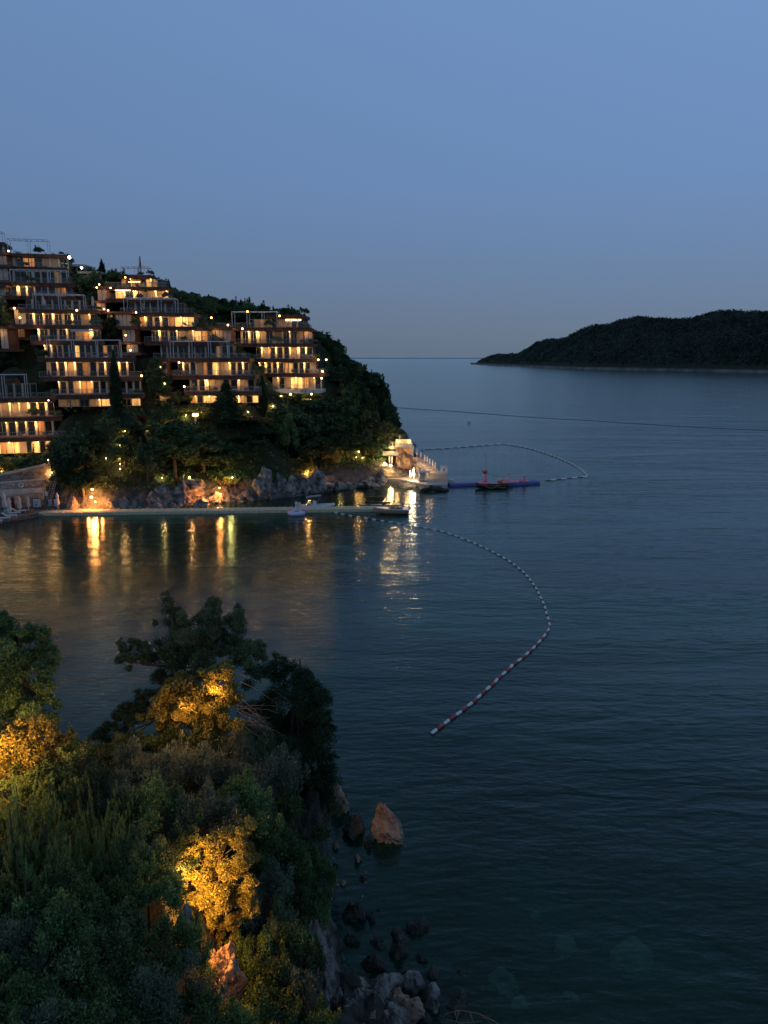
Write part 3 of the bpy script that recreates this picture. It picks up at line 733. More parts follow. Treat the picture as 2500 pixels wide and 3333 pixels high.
tag(o, 'dark green wood covering the whole far headland across the water', 'woodland', kind='stuff')
# faint low land on the horizon
mb = MB(); vs = []; 
for i in range(60):
    u = 1000 + i*12; hz = 9 + 9*abs(math.sin(i*.23+1))*noise.noise(Vector((i*.3, 0, 2)))+8
    p = at(u, 1163, 14000); vs += [(p.x, 14000, -2), (p.x, 14300, hz), (p.x, 15500, -2)]
mb.add(vs, [f for i in range(59) for f in ((i*3, i*3+3, i*3+4, i*3+1), (i*3+1, i*3+4, i*3+5, i*3+2))])
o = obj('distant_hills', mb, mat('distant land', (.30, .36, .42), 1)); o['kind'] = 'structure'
# ================================================================== beach at the left, walls
def wall_piece(name, pts_top, thick, m, label, cat, cop=None):
    """pts_top: list of (point on top edge, z of foot); wall follows the points"""
    t = thing(name, label, cat, (pts_top[0][0].x, pts_top[0][0].y, pts_top[0][1])); mb = MB(); mc = MB()
    for (a, za), (b, zb) in zip(pts_top, pts_top[1:]):
        d = Vector((b.x-a.x, b.y-a.y, 0)).normalized(); nn_ = Vector((-d.y, d.x, 0))*thick
        vs = [Vector((a.x, a.y, za)), Vector((b.x, b.y, zb)), b, a]; vs2 = [p+nn_ for p in vs]
        mb.add(vs+vs2, [(0,1,2,3), (7,6,5,4), (3,2,6,7), (0,3,7,4), (1,5,6,2), (0,4,5,1)])
        if cop:
            o_ = nn_.normalized()*.12; vs = [a-o_+Vector((0,0,.004)), b-o_+Vector((0,0,.004)), b+nn_+o_+Vector((0,0,.004)), a+nn_+o_+Vector((0,0,.004))]
            mc.add([p for p in vs]+[p+Vector((0,0,cop)) for p in vs], [(3,2,1,0), (4,5,6,7), (0,1,5,4), (1,2,6,5), (2,3,7,6), (3,0,4,7)])
    obj('wall', mb, m, t)
    if cop: obj('coping', mc, M['curb'], t)
    return t
P3 = lambda u, v, Y: at(u, v, Y)
wall_piece('garden_wall', [(at(-180, 1580, 129), 3), (at(15, 1546, 132), 3), (at(165, 1512, 136), 3.5)], .7, M['stone'], 'sloping stone garden wall with pale coping under the lowest hotel block', 'wall', .3)
wall_piece('beach_wall', [(at(-180, 1586, 126), 1), (at(20, 1572, 129.5), 1), (at(147, 1561, 133.2), 1)], .8, M['stone2'], 'upper tan stone beach wall carrying the lifebuoy', 'wall', .12)
wall_piece('beach_wall', [(at(-180, 1604, 124.5), .3), (at(10, 1596, 128.2), .3), (at(142, 1587, 131.9), .3)], .9, M['curb'], 'pale grey middle beach wall below the lifebuoy wall', 'wall')
wall_piece('beach_wall', [(at(-180, 1618, 123), .2), (at(30, 1617, 127), .2), (at(140, 1606, 130.5), .2)], .9, M['stone'], 'lowest brown beach wall behind the sunbeds and signboard', 'wall')
mb = MB(); q = [wat(-300, 1735, 0), wat(0, 1700, 0), wat(90, 1684, 0), wat(150, 1676, 0), wat(225, 1668, 0)]
tp = [Vector((p.x, p.y, .55)) for p in q]; bk = [Vector((p.x-1, p.y+11, .62)) for p in q]
mb.add([Vector((p.x, p.y, -1)) for p in q]+tp+bk, [(i, i+1, i+6, i+5) for i in range(4)]+[(i+5, i+6, i+11, i+10) for i in range(4)])
o = obj('beach_terrace', mb, mat('beach paving', (.20, .17, .14), .95, .25, 1.5, bump=.5)); o['kind'] = 'structure'
def ring(mb, c, R0, r, axis='y', n=14, m=6, sx=1, sz=1):
    c = Vector(c); vs = []
    for i in range(n):
        a = 2*math.pi*i/n
        for k in range(m):
            b = 2*math.pi*k/m; rr = R0+r*math.cos(b); h = r*math.sin(b)
            vs.append(c + (Vector((rr*math.cos(a)*sx, h, rr*math.sin(a)*sz)) if axis == 'y' else Vector((rr*math.cos(a)*sx, rr*math.sin(a)*sz, h))))
    mb.add(vs, [(i*m+k, i*m+(k+1)%m, ((i+1)%n)*m+(k+1)%m, ((i+1)%n)*m+k) for i in range(n) for k in range(m)]); return mb
solid('lifebuoy', ring(MB(), at(68, 1579, 130.4), .36, .11), M['white'], 'white ring lifebuoy hanging on the stone beach wall', 'lifebuoy', smooth=True)
t = thing('signboard', 'white notice board in a brown frame standing before the lowest beach wall', 'signboard', wat(120, 1662, .6))
a, b = at(109, 1650, 128.5), at(132, 1624, 128.5); mb = MB(); mb.box((a+b)/2, (b.x-a.x, .08, b.z-a.z)); obj('panel', mb, M['white'], t)
mb = MB(); c = (a+b)/2
for sx in (-1, 1): mb.box(c+Vector((sx*(b.x-a.x+.12)/2, .02, -.25)), (.12, .14, b.z-a.z+.7))
mb.box(c+Vector((0, .02, (b.z-a.z)/2+.05)), (b.x-a.x, .14, .1)); obj('frame', mb, M['wood'], t)
mb = MB(); mb.box(c+Vector((-.15, -.05, .15)), (.75, .012, .16)); mb.box(c+Vector((-.2, -.05, -.35)), (.5, .012, .3)); obj('printed_block', mb, M['grey'], t)
def parasol(p, h, label, m='cloth', group=None, lean=0):
    t = thing('closed_parasol', label, 'parasol', p, group); p = Vector(p)
    mb = MB(); mb.tube([p, p+Vector((lean*h, 0, h))], .045, 6); obj('pole', mb, M['white'], t)
    mb = MB(); k = h/2.6; c = p+Vector((lean*h*.5, 0, 0)); mb.lathe(c, [(.10*k, .75*k), (.30*k, .95*k), (.24*k, 1.5*k), (.20*k, 1.95*k), (.27*k, 2.1*k), (.16*k, 2.4*k), (.04*k, 2.72*k)], 9); obj('canopy', mb, M[m], t, True)
    return t
parasol(wat(190, 1660, .6), 2.9, 'closed white parasol standing beside the white chairs on the beach quay')
parasol(wat(66, 1673, .6), 2.9, 'closed cream parasol among the sunbeds, right of the tallest one')
parasol(wat(33, 1685, .6), 3.2, 'closed cream parasol in the middle of the white sunbeds')
parasol(wat(18, 1674, .6), 3.6, 'bulky closed parasol in pale grey cloth at the left photo edge')
parasol(wat(92, 1665, .6), 2.6, 'slanting closed parasol leaning just left of the notice board', lean=.12)
parasol(wat(46, 1668, .6), 2.6, 'closed dark parasol before the lowest beach wall', 'dark')
def lounger_proto():
    t = thing('sun_lounger', 'white sun lounger', 'sun lounger', (0, 0, 0), local=True)
    mb = MB(); mb.bbox((0, 0, .34), (.7, 1.25, .12)); obj('seat', mb, M['cloth'], t)
    mb = MB(); mb.bbox((0, .92, .55), (.7, .75, .10), Matrix.Rotation(math.radians(38), 3, 'X')); obj('backrest', mb, M['cloth'], t)
    for x in (-.3, .3):
        for y in (-.5, .5): mb = MB(); mb.box((x, y, .14), (.06, .06, .28)); obj('leg', mb, M['white'], t)
    return t
LP = lounger_proto(); first = [True]
def lounger(p, rot, label, group=None, s=1.0):
    if first[0]: first[0] = False; LP.location = p; LP.rotation_euler = (0, 0, rot); LP.scale = (s,)*3; LP['label'] = label; o = LP
    else: o = copy_tree(LP, p, rot, s, label)
    if group: o['group'] = group
    elif 'group' in o.keys(): del o['group']
    return o
for i, (u, v, Y) in enumerate([(18, 1690, 116), (40, 1682, 117), (52, 1673, 118), (70, 1666, 119.5), (-10, 1700, 114)]):
    w = wat(u, v+4, .6); lounger((w.x, w.y, .62), math.radians(115), ['nearest fully visible white sunbed at the edge of the beach', 'second white sunbed from the water at the beach edge', 'white sunbed left of the middle cream parasol foot', 'farthest white sunbed, at the foot of the right cream parasol', 'white sunbed cut off by the left photo edge'][i], 'sunbeds on the beach', 1.25)
mb = MB(); c = wat(20, 1668, 1.3); mb.ball(c, .45, 8, 1, 1, 1.2); solid('beach_towel', mb, M['teal'], 'rolled teal towel lying between the closed parasols', 'towel', smooth=True)
for u, lb in ((163, 'white chair just right of the beach ladder'), (181, 'white chair next to the closed white parasol on the quay')):
    p = wat(u, 1653, .6); t = thing('white_chair', lb, 'chair', p, 'chairs on the quay'); mb = MB(); mb.bbox(p+Vector((0, 0, .45)), (.55, .55, .1)); obj('seat', mb, M['white'], t)
    mb = MB(); mb.bbox(p+Vector((0, .25, .95)), (.6, .1, 1.0)); obj('backrest', mb, M['white'], t)
    for sx in (-.22, .22):
        for sy in (-.22, .22): mb = MB(); mb.box(p+Vector((sx, sy, .2)), (.05, .05, .4)); obj('leg', mb, M['white'], t)
t = thing('beach_stair', 'steep grey metal stair with railings beside the beach walls', 'stair', wat(150, 1660, .6)); a = at(153, 1652, 129.3); b = at(153, 1565, 133)
for dx in (-.45, .45):
    mb = MB(); mb.tube([a+Vector((dx, 0, 0)), Vector((a.x+dx, b.y, b.z))], .05, 5); mb.tube([a+Vector((dx, 0, 1)), Vector((a.x+dx, b.y, b.z+1))], .035, 5); mb.tube([a+Vector((dx, 0, 0)), a+Vector((dx, 0, 1))], .035, 5); obj('railing', mb, M['rail'], t)
for i in range(12): mb = MB(); mb.box((a.x, a.y+(b.y-a.y)*(i+.5)/12, a.z+(b.z-a.z)*(i+.5)/12), (.9, .22, .05)); obj('step', mb, M['grey'], t)
solid('beach_notice', MB().box(at(151, 1607, 129.5), (.4, .06, .75)), M['white'], 'small pale blue notice on the stair railing', 'notice')

# ================================================================== pontoon and craft
def pontoon(name, a, b, w, m, label, k=0):
    d = (b-a); ln = d.length; d.normalize(); nn_ = Vector((-d.y, d.x, 0)); R = Matrix((d, nn_, (0, 0, 1))).transposed()
    t = thing(name, label, 'pontoon', a); n_ = int(ln/.5); rows = max(1, round(w/.5)); mb = MB()
    for i in range(n_):
        for j in range(rows):
            mb.bbox(a + d*(ln*(i+.5)/n_) + nn_*((j+.5)*w/rows-w/2) + Vector((0, 0, .26)), (ln/n_-.04, w/rows-.04, .6), R, .07)
    obj('float_deck', mb, M[m], t)
    mb = MB()
    for s_ in (-1, 1):
        for i in range(0, n_, 2): mb.box(a + d*(ln*(i+1)/n_) + nn_*s_*(w/2-.06) + Vector((0, 0, .6)), (.14, .14, .10), R)
    obj('cleat_row', mb, M[m], t)
    return t
a = wat(135, 1675); b = wat(1222, 1661); a.z = b.z = 0
pontoon('floating_pontoon', a, b, 2.6, 'tan', 'long tan pontoon of floating cubes stretching across the bay from the beach')
bl1, bl2, bl3 = wat(1461, 1583), wat(1560, 1579), wat(1752, 1574)
pontoon('floating_pontoon', bl1, bl2, 1.4, 'blue', 'blue pontoon of floating cubes between the beach club quay and the dark boat')
pontoon('floating_pontoon', wat(1640, 1580), bl3, 1.7, 'blue', 'blue pontoon of floating cubes right of the dark boat')
def hull(stations, m, name, root, deck=True):
    """stations: (x, halfwidth, z_keel, z_gunwale)"""
    mb = MB(); prof = [(0, 0), (.55, .12), (.92, .45), (1, 1)]; k = len(prof)*2-1; rings = []
    for x, hw, zk, zg in stations:
        r_ = [(x, -p*hw, zk+(zg-zk)*q) for p, q in prof[::-1]] + [(x, p*hw, zk+(zg-zk)*q) for p, q in prof[1:]]; rings += r_
    fs = [(i*k+j, (i+1)*k+j, (i+1)*k+j+1, i*k+j+1) for i in range(len(stations)-1) for j in range(k-1)]
    if deck: fs += [(i*k, i*k+k-1, (i+1)*k+k-1, (i+1)*k) for i in range(len(stations)-1)]
    fs += [tuple(range(k)), tuple((len(stations)-1)*k+j for j in range(k-1, -1, -1))]
    mb.add(rings, fs); return mb
def place(mb, c, rot, s=1.0):
    R = rotz(rot); c = Vector(c); mb.v = [tuple(c + R @ (Vector(p)*s)) for p in mb.v]; return mb
def craft(name, label, cat, c, rot, parts, s=1.0, group=None):
    t = thing(name, label, cat, c, group)
    for nm, mb, m, sm in parts: obj(nm, place(mb, c, rot, s), M[m], t, sm)
    return t
# white RIB with canopy (bow to the right)
tube_pts = [(-2.9, -.95, .42), (-1, -1.0, .42), (1, -.95, .46), (2.2, -.6, .58), (2.9, 0, .72), (2.2, .6, .58), (1, .95, .46), (-1, 1.0, .42), (-2.9, .95, .42)]
parts = [('hull', hull([(-2.6, .8, 0, .5), (0, .9, -.1, .5), (1.8, .6, -.05, .6), (2.75, .08, .3, .68)], 'hullw', '', None), 'hullw', True),
 ('inflatable_collar', MB().tube(tube_pts, [.2]+[.25]*7+[.2], 9), 'hullw', True),
 ('console', MB().bbox((-.4, 0, .95), (.6, .8, .9)), 'hullw', False), ('seat', MB().bbox((-1.4, 0, .75), (.7, 1.0, .5)), 'tanw', False),
 ('windscreen', MB().box((-.1, 0, 1.5), (.05, .8, .35), Matrix.Rotation(-.4, 3, 'Y')), 'glass', False),
 ('canopy', MB().bbox((-.6, 0, 2.18), (2.6, 1.7, .10), Matrix.Rotation(-.10, 3, 'Y')), 'grey', False),
 ('outboard_motor', MB().bbox((-3.05, 0, .75), (.45, .4, .75)).box((-3.1, 0, .2), (.15, .15, .6)), 'white', False)]
for x, y in ((-1.7, .8), (-1.7, -.8), (.6, .8), (.6, -.8)): parts.append(('canopy_post', MB().tube([(x*.6-.5, y, .5), (x-.1, y, 2.12)], .03, 5), 'rail', False))
c = wat(1032, 1655); craft('inflatable_motorboat', 'white inflatable motorboat with grey canopy moored behind the tan pontoon', 'boat', c, math.radians(4), parts, 1.0)
# white speedboat with tan side at pontoon end
st_ = [(-2.8, .9, .0, .75), (-1, 1.0, -.1, .8), (1, .95, -.05, .85), (2.2, .6, .1, .95), (3.0, .06, .6, 1.05)]
parts = [('hull', hull(st_, 'hullw', '', None, False), 'tanw', True),
 ('deck', MB().add([(x, s_*hw*1.03, zg+.01) for x, hw, zk, zg in st_ for s_ in (-1, 1)]+[(x, s_*hw*1.03, zg+.12) for x, hw, zk, zg in st_ for s_ in (-1, 1)],
   [(i*2+10, i*2+12, i*2+13, i*2+11) for i in range(4)]+[(i*2, i*2+2, i*2+12, i*2+10) for i in range(4)]+[(i*2+1, i*2+11, i*2+13, i*2+3) for i in range(4)]+[(0, 10, 11, 1)]), 'hullw', False),
 ('cockpit', MB().bbox((-.7, 0, .96), (2.2, 1.2, .14)), 'dark', False), ('windscreen', MB().box((.5, 0, 1.12), (.06, 1.2, .3), Matrix.Rotation(-.6, 3, 'Y')), 'glass', False),
 ('seat', MB().bbox((-1.4, 0, 1.12), (.5, 1.1, .3)), 'cloth', False), ('outboard_motor', MB().bbox((-2.95, 0, 1.0), (.45, .4, .7)), 'white', False)]
c = wat(1275, 1672); craft('speedboat', 'white speedboat with tan hull side at the right end of the tan pontoon', 'boat', c, math.radians(176), parts, 1.02)
# kayaks
def kayak(u, v, s_, rot, label, m='hullg'):
    st_ = [(-2.4, .05, .25, .4), (-1.6, .32, .05, .34), (0, .42, .0, .32), (1.6, .32, .05, .34), (2.4, .05, .25, .42)]
    parts = [('hull', hull(st_, m, '', None), m, True), ('seat', MB().bbox((-.3, 0, .4), (.5, .45, .12)), 'dark', False), ('seat_back', MB().bbox((-.55, 0, .55), (.08, .45, .35)), 'dark', False)]
    c = wat(u, v); return craft('kayak', label, 'kayak', c, math.radians(rot), parts, s_, 'kayaks moored behind the pontoon')
kayak(1255, 1650, 1.18, 2, 'green kayak nearest the pontoon, just behind the white speedboat'); kayak(1205, 1647, .95, 3, 'pale green kayak left of the other green kayaks'); kayak(1232, 1640, 1.0, 2, 'dark kayak farthest behind the pair of green kayaks', 'hulld')
kayak(1224, 1622, .62, 5, 'small dark dinghy alone in the orange reflection', 'hulld')
# unicorn float, seen as a ring with a necked head
c = wat(965, 1676); t = thing('inflatable_swim_ring', 'pale lilac inflatable ring with long necked animal head, tied before the tan pontoon', 'pool float', c)
obj('ring', ring(MB(), c+Vector((0, 0, .32)), .95, .38, 'z', 18, 8, 1.15, .9), M['lilac'], t, True)
mb = MB(); mb.tube([c+Vector(q) for q in ((0, .5, .5), (-.05, .6, 1.0), (0, .5, 1.5), (.02, .35, 1.85))], [.32, .25, .2, .22], 8); obj('neck', mb, M['hullw'], t, True)
mb = MB(); mb.ball(c+Vector((0, .2, 1.9)), .26, 7, 1, 1.5, .85); obj('head', mb, M['hullw'], t, True)
mb = MB(); mb.tube([c+Vector((0, .3, 2.1)), c+Vector((0, .25, 2.5))], [.09, .02], 6); obj('horn', mb, M['goldv'], t)
for s_ in (-1, 1): mb = MB(); mb.tube([c+Vector((s_*.15, .35, 2.05)), c+Vector((s_*.25, .35, 2.3))], [.09, .02], 5); obj('ear', mb, M['pink'], t)
mb = MB(); mb.ball(c+Vector((-1.25, .2, .55)), .38, 7, 1, .8, .8); mb2 = MB(); mb2.ball(c+Vector((1.25, .2, .62)), .38, 7, 1, .8, .8); obj('wing', mb, M['pink'], t, True); obj('wing', mb2, M['vio'], t, True)
# dark boat, pink floats beyond
st_ = [(-3.2, .55, .25, 1.05), (-2.4, .9, .02, .78), (0, 1.1, -.1, .68), (2.2, .95, 0, .74), (3.2, .25, .3, 1.0)]
c = wat(1600, 1590); k_ = (1652-1548)/2*c.y/F/3.2*1.02
parts = [('hull', hull(st_, '', '', None, False), 'hulld', True), ('gunwale', MB().tube([(x, -hw, zg+.02) for x, hw, zk, zg in st_], .07, 6), 'wood', True), ('gunwale', MB().tube([(x, hw, zg+.02) for x, hw, zk, zg in st_], .07, 6), 'wood', True),
 ('bench', MB().box((-1.2, 0, .6), (.3, 1.8, .05)), 'wood', False), ('bench', MB().box((1.2, 0, .6), (.3, 1.8, .05)), 'wood', False),
 ('mooring_rope', MB().tube([(-1.4, -1.06, .72), (-.6, -1.16, .3), (.2, -1.16, .28), (.9, -1.1, .7)], .05, 5).tube([(.9, -1.1, .7), (1.7, -1.08, .3), (2.6, -.95, .4)], .05, 5), 'tanw', False), ('floor', MB().box((0, 0, .2), (4.8, 1.2, .05)), 'wood', False)]
craft('wooden_boat', 'long dark wooden boat with rope swags moored between the blue pontoons', 'boat', c, 0, parts, k_)
c2 = wat(1577, 1583, .3); c2.z = .4; t = thing('pink_inflatable', 'tall pink and red inflatable bird figure standing behind the dark boat', 'inflatable', c2)
mb = ring(MB(), c2+Vector((0, 0, .6)), .7, .33, 'z', 16, 8, 1.2, .9); obj('ring', mb, M['pink'], t, True)
mb = MB(); mb.tube([c2+Vector(q) for q in ((.1, 0, .6), (.25, 0, 1.4), (.15, 0, 2.1), (-.05, 0, 2.5))], [.42, .3, .24, .2], 8); obj('neck', mb, M['pink'], t, True)
for i in range(9):
    mb = MB(); a_ = i*.7; mb.tube([c2+Vector((-.05, 0, 2.4)), c2+Vector((math.cos(a_)*.45, math.sin(a_)*.3, 2.7+.25*(i % 3))), c2+Vector((math.cos(a_)*.75, math.sin(a_)*.5, 2.6+.35*(i % 3)))], [.12, .11, .03], 5); obj('feather', mb, M['redv'], t, True)
solid('thin_mast', MB().tube([c2+Vector((.1, .5, .2)), c2+Vector((.12, .5, 6.3))], .035, 5), M['rail'], 'thin pale pole rising behind the pink inflatable bird', 'pole')
mp1 = c2+Vector((.6, 0, 2.3)); mp2 = at(1648, 1551, 158.5); solid('slack_line', MB().tube([mp1.lerp(mp2, i/6)-Vector((0, 0, .12*math.sin(math.pi*i/6))) for i in range(7)], .03, 4), M['rope'], 'dark slack line strung from the inflatable bird to the pink pair', 'rope')
def inflat(u, v, nm, label, parts):
    c = wat(u, v, .4); t = thing('pink_inflatable', label, 'inflatable', c, 'inflatables on the blue pontoon')
    for nm_, f, m in parts: obj(nm_, f(c), M[m], t, True)
inflat(1634, 1574, '', 'low red and gold inflatable at the stern of the dark boat', [('ring', lambda c: ring(MB(), c+Vector((0, 0, .35)), .5, .28, 'z', 14, 7, 1.3, 1), 'redv'), ('pillow', lambda c: MB().ball(c+Vector((-.5, 0, .75)), .38, 7), 'pinkl'), ('pillow', lambda c: MB().ball(c+Vector((.4, 0, .6)), .3, 7), 'goldv')])
inflat(1652, 1576, '', 'tall pale pink inflatable animal with grey cap near the dark boat', [('ring', lambda c: ring(MB(), c+Vector((0, 0, .4)), .6, .3, 'z', 14, 7, 1.3, 1), 'pink'), ('neck', lambda c: MB().tube([c+Vector((.1, 0, .4)), c+Vector((0, 0, 1.1)), c+Vector((.1, 0, 1.7))], [.4, .3, .25], 8), 'pinkl'), ('head', lambda c: MB().ball(c+Vector((.05, 0, 1.85)), .34, 7, 1.2, 1, .8), 'pinkl'), ('cap', lambda c: MB().ball(c+Vector((.1, 0, 2.08)), .24, 6, 1.2, 1, .6), 'grey')])
inflat(1672, 1572, '', 'flat pink inflatable mattress left of the last pink bird', [('ring', lambda c: ring(MB(), c+Vector((0, 0, .3)), .55, .26, 'z', 14, 7, 1.6, 1), 'pinkl'), ('pillow', lambda c: MB().ball(c+Vector((.5, 0, .5)), .3, 7, 1.5), 'pink')])
inflat(1705, 1571, '', 'small hot pink inflatable bird alone on the right blue pontoon', [('ring', lambda c: ring(MB(), c+Vector((0, 0, .3)), .5, .25, 'z', 14, 7, 1.2, 1), 'pink'), ('neck', lambda c: MB().tube([c+Vector((0, 0, .4)), c+Vector((.12, 0, .8)), c+Vector((0, 0, 1.2))], [.3, .2, .2], 8), 'pink'), ('head', lambda c: MB().ball(c+Vector((-.05, 0, 1.3)), .28, 7, 1.2, 1, .9), 'pink')])

# ================================================================== buoy lines
def catmull(P, step):
    out = []; P = [P[0]*2-P[1]] + P + [P[-1]*2-P[-2]]
    for i in range(1, len(P)-2):
        for k in range(12):
            t = k/12; a, b, c, d = P[i-1:i+3]
            out.append(.5*((2*b)+(c-a)*t+(2*a-5*b+4*c-d)*t*t+(3*b-a-3*c+d)*t**3))
    out.append(P[-2]); res = [out[0]]; acc = 0
    for a, b in zip(out, out[1:]):
        L_ = (b-a).length
        while acc+L_ >= step:
            f = (step-acc)/L_; a = a.lerp(b, f); res.append(a.copy()); L_ = (b-a).length; acc = 0
        acc += L_
    return res
def buoy_line(name, label, pix, step, flen, frad, colour, maxn=100):
    P = [wat(u, v, .04) for u, v in pix]; pts = catmull(P, step/4); t = thing(name, label, 'buoy line', P[0])
    rj = random.Random(3); pts = [p+Vector((rj.uniform(-.05, .05), rj.uniform(-.05, .05), 0)) for p in pts][:len(pts)-(len(pts)-1) % 4]
    obj('rope', MB().tube(pts, frad*.3, 5), M['rope'], t)
    W_ = pts[::4]; k = 0
    for i in range(len(W_)-1):
        a, b = W_[i], W_[i+1]; d = (b-a).normalized(); m = colour(i, a)
        if m is None or k >= maxn: continue
        mid = a.lerp(b, .5)+Vector((0, 0, .03)); f = flen/2
        mb = MB(); mb.tube([mid-d*f, mid-d*f*.8, mid+d*f*.8, mid+d*f], [frad*.5, frad, frad, frad*.5], 8); obj('float', mb, M[m], t, True); k += 1
    return t
near = [(1078, 1666), (1120, 1675), (1190, 1687), (1326, 1710), (1447, 1733), (1582, 1786), (1673, 1838), (1730, 1893), (1762, 1950), (1784, 2010), (1788, 2045), (1770, 2070), (1733, 2112), (1643, 2190), (1552, 2276), (1477, 2333), (1388, 2402)]
def ncol(i, p):
    if p.y < 74: return 'floatw' if i % 2 == 1 else 'floatr'
    return 'floatw' if i % 2 == 1 else None
nl_ = buoy_line('swimming_buoy_line', 'curving white and red buoy line sweeping round from the tan pontoon across the bay', near, .86, .74, .12, ncol)
farl = [(1370, 1464), (1450, 1460), (1540, 1453), (1640, 1447), (1700, 1456), (1760, 1471), (1830, 1497), (1880, 1522), (1908, 1546), (1915, 1552), (1870, 1556), (1767, 1566)]
buoy_line('swimming_buoy_line', 'distant white buoy line forming a bent loop beyond the blue pontoon', farl, 1.5, 1.45, .26, lambda i, p: 'floatw' if i % 2 == 0 else None)
fr_ = [(1262, 1324), (1340, 1330), (1500, 1340), (1700, 1356), (1900, 1368), (2220, 1388), (2520, 1402)]
solid('mooring_rope', MB().tube(catmull([wat(u, v, .05) for u, v in fr_], 4), .09, 5), M['farrope'], 'dark rope barrier crossing the open sea far behind the buoy loop', 'rope')
c = wat(1527, 1376); t = thing('mooring_buoy', 'small lone white buoy floating beyond the buoy loop', 'buoy', c); obj('float', MB().ball(c+Vector((0, 0, .35)), .55, 8), M['floatw'], t, True); obj('top_pin', MB().tube([c+Vector((0, 0, .8)), c+Vector((0, 0, 1.3))], .08, 5), M['floatw'], t)
# ================================================================== rocks
import bmesh
def rock_mesh(name, seed, sub=4, taper=.35, shift=(0, 0), sx=1, sy=1, sz=1, rough=.28, m='rock', ridged=.12, squash=.0):
    bm = bmesh.new(); bmesh.ops.create_icosphere(bm, subdivisions=sub, radius=1)
    off = Vector((seed*13.1, seed*7.7, seed*3.3)); rng = random.Random(seed)
    planes = [(Vector((rng.gauss(0, 1), rng.gauss(0, 1), rng.gauss(0, .8))).normalized(), rng.uniform(.55, .85)) for _ in range(14)]
    for v in bm.verts:
        p = v.co.copy()
        for n_, d_ in planes:           # cut facets
            q = p.dot(n_)
            if q > d_: p -= n_*(q-d_)*.9
        r = noise.fractal(p*1.3+off, 1, 2, 4)*rough + (1-abs(noise.noise(p*3.1+off))*2)*ridged*.5 + noise.noise(p*9+off)*.03
        strat = abs(((p.z*3.0+p.x*1.4+noise.noise(p*2+off)*.6) % 1)-.5)*ridged*.6
        p += p.normalized()*(r-strat)
        t = (p.z+1)/2; k = 1-taper*max(0, t)
        v.co = Vector(((p.x*k+shift[0]*t)*sx, (p.y*k+shift[1]*t)*sy, (p.z+.55)*sz))
    me = bpy.data.meshes.new(name); bm.to_mesh(me); bm.free(); me.materials.append(M[m]); me.update(); return me
RK = [rock_mesh('rock', i, 4, taper=[.2, .4, .3, .45, .15, .3][i], m='rock', ridged=.22, rough=.34) for i in range(6)]
RKO = [rock_mesh('rock', i+20, 4, taper=.5, m='rockb') for i in range(3)]
RKD = [rock_mesh('rock', i+40, 4, taper=.2, m='rockd') for i in range(2)]
RLIST = []
def rock(p, w, d, h, label=None, me=None, rot=None, group=None, name='shore_rock'):
    me = me or random.choice(RK); o = bpy.data.objects.new(name, me); COL.objects.link(o); o.location = p
    o.scale = (w/2, d/2, h/1.5); o.rotation_euler = (random.uniform(-.15, .15), random.uniform(-.15, .15), random.uniform(0, 6.28) if rot is None else rot)
    tag(o, label, 'rock', group); RLIST.append(o); return o
def prock(u, v, wpx, hpx, label=None, me=None, back=.5, rot=None):
    b = wat(u, v); sc_ = b.length/F; w = wpx*sc_; h = hpx*sc_; b.y += w*back; b.z = -.25
    return rock(b, w*1.55, w*1.4, h*.84, label, me, rot)
random.seed(11)
big = [(238, 1668, 42, 60), (262, 1664, 40, 45), (285, 1650, 55, 62), (325, 1650, 60, 70), (362, 1664, 60, 62), (400, 1662, 50, 50), (440, 1660, 44, 40), (490, 1660, 66, 62), (532, 1652, 60, 96), (578, 1650, 66, 92), (560, 1661, 38, 30),
       (622, 1640, 72, 118), (648, 1655, 40, 34), (668, 1632, 48, 30), (700, 1640, 55, 40), (722, 1622, 52, 78), (758, 1618, 44, 40), (800, 1630, 60, 40), (856, 1625, 72, 112), (905, 1620, 70, 86), (950, 1616, 62, 78), (985, 1612, 50, 55), (1028, 1606, 60, 84), (1062, 1600, 44, 52),
       (1105, 1597, 42, 36), (1135, 1592, 36, 28), (1168, 1588, 40, 34), (1205, 1586, 48, 40), (1240, 1582, 36, 56), (458, 1640, 60, 70), (880, 1596, 60, 60), (1000, 1590, 60, 60), (1085, 1580, 50, 40), (420, 1640, 50, 60)]
for q in big: prock(*q, me=random.choice(RKO) if q[0] in (285, 325, 722, 238) else None)  # these rocks take ochre, the lamps' orange put into their colour
for i in range(150):
    u = random.uniform(225, 1245); v = interp(u, [s_[0] for s_ in shore], [s_[1] for s_ in shore])+random.choice([random.uniform(-6, 3), random.uniform(-34, -8)]); prock(u, v, random.uniform(14, 42), random.uniform(10, 36))
# ================================================================== beach club
club = thing('beach_club', 'brightly lit white beach club pavilion and deck at the tip of the headland', 'pavilion', at(1300, 1482, 176))
a = at(1262, 1484, 176); b = at(1345, 1484, 176); zt = at(1300, 1458, 176).z; R0 = None
mb = MB(); mb.box((a+b)/2+Vector((0, 3.2, (zt-a.z)/2)), (b.x-a.x-.5, 4, zt-a.z)); obj('wall', mb, M['plaster'], club)
mb = MB(); mb.box((a+b)/2+Vector((0, 2.2, zt-a.z+.25)), (b.x-a.x+.3, 7, .5)); obj('roof', mb, M['white'], club)
mb = MB(); mb.box((a+b)/2+Vector((-1, 2.6, zt-a.z+.56)), (b.x-a.x+.2, 5.5, .12)); obj('deck', mb, M['wood'], club)
for u in (1264, 1284, 1310, 1334, 1343): mb = MB(); q = at(u, 1484, 176); mb.box(q+Vector((0, -.9, (zt-a.z)/2)), (.4, .4, zt-a.z)); obj('column', mb, M['white'], club)
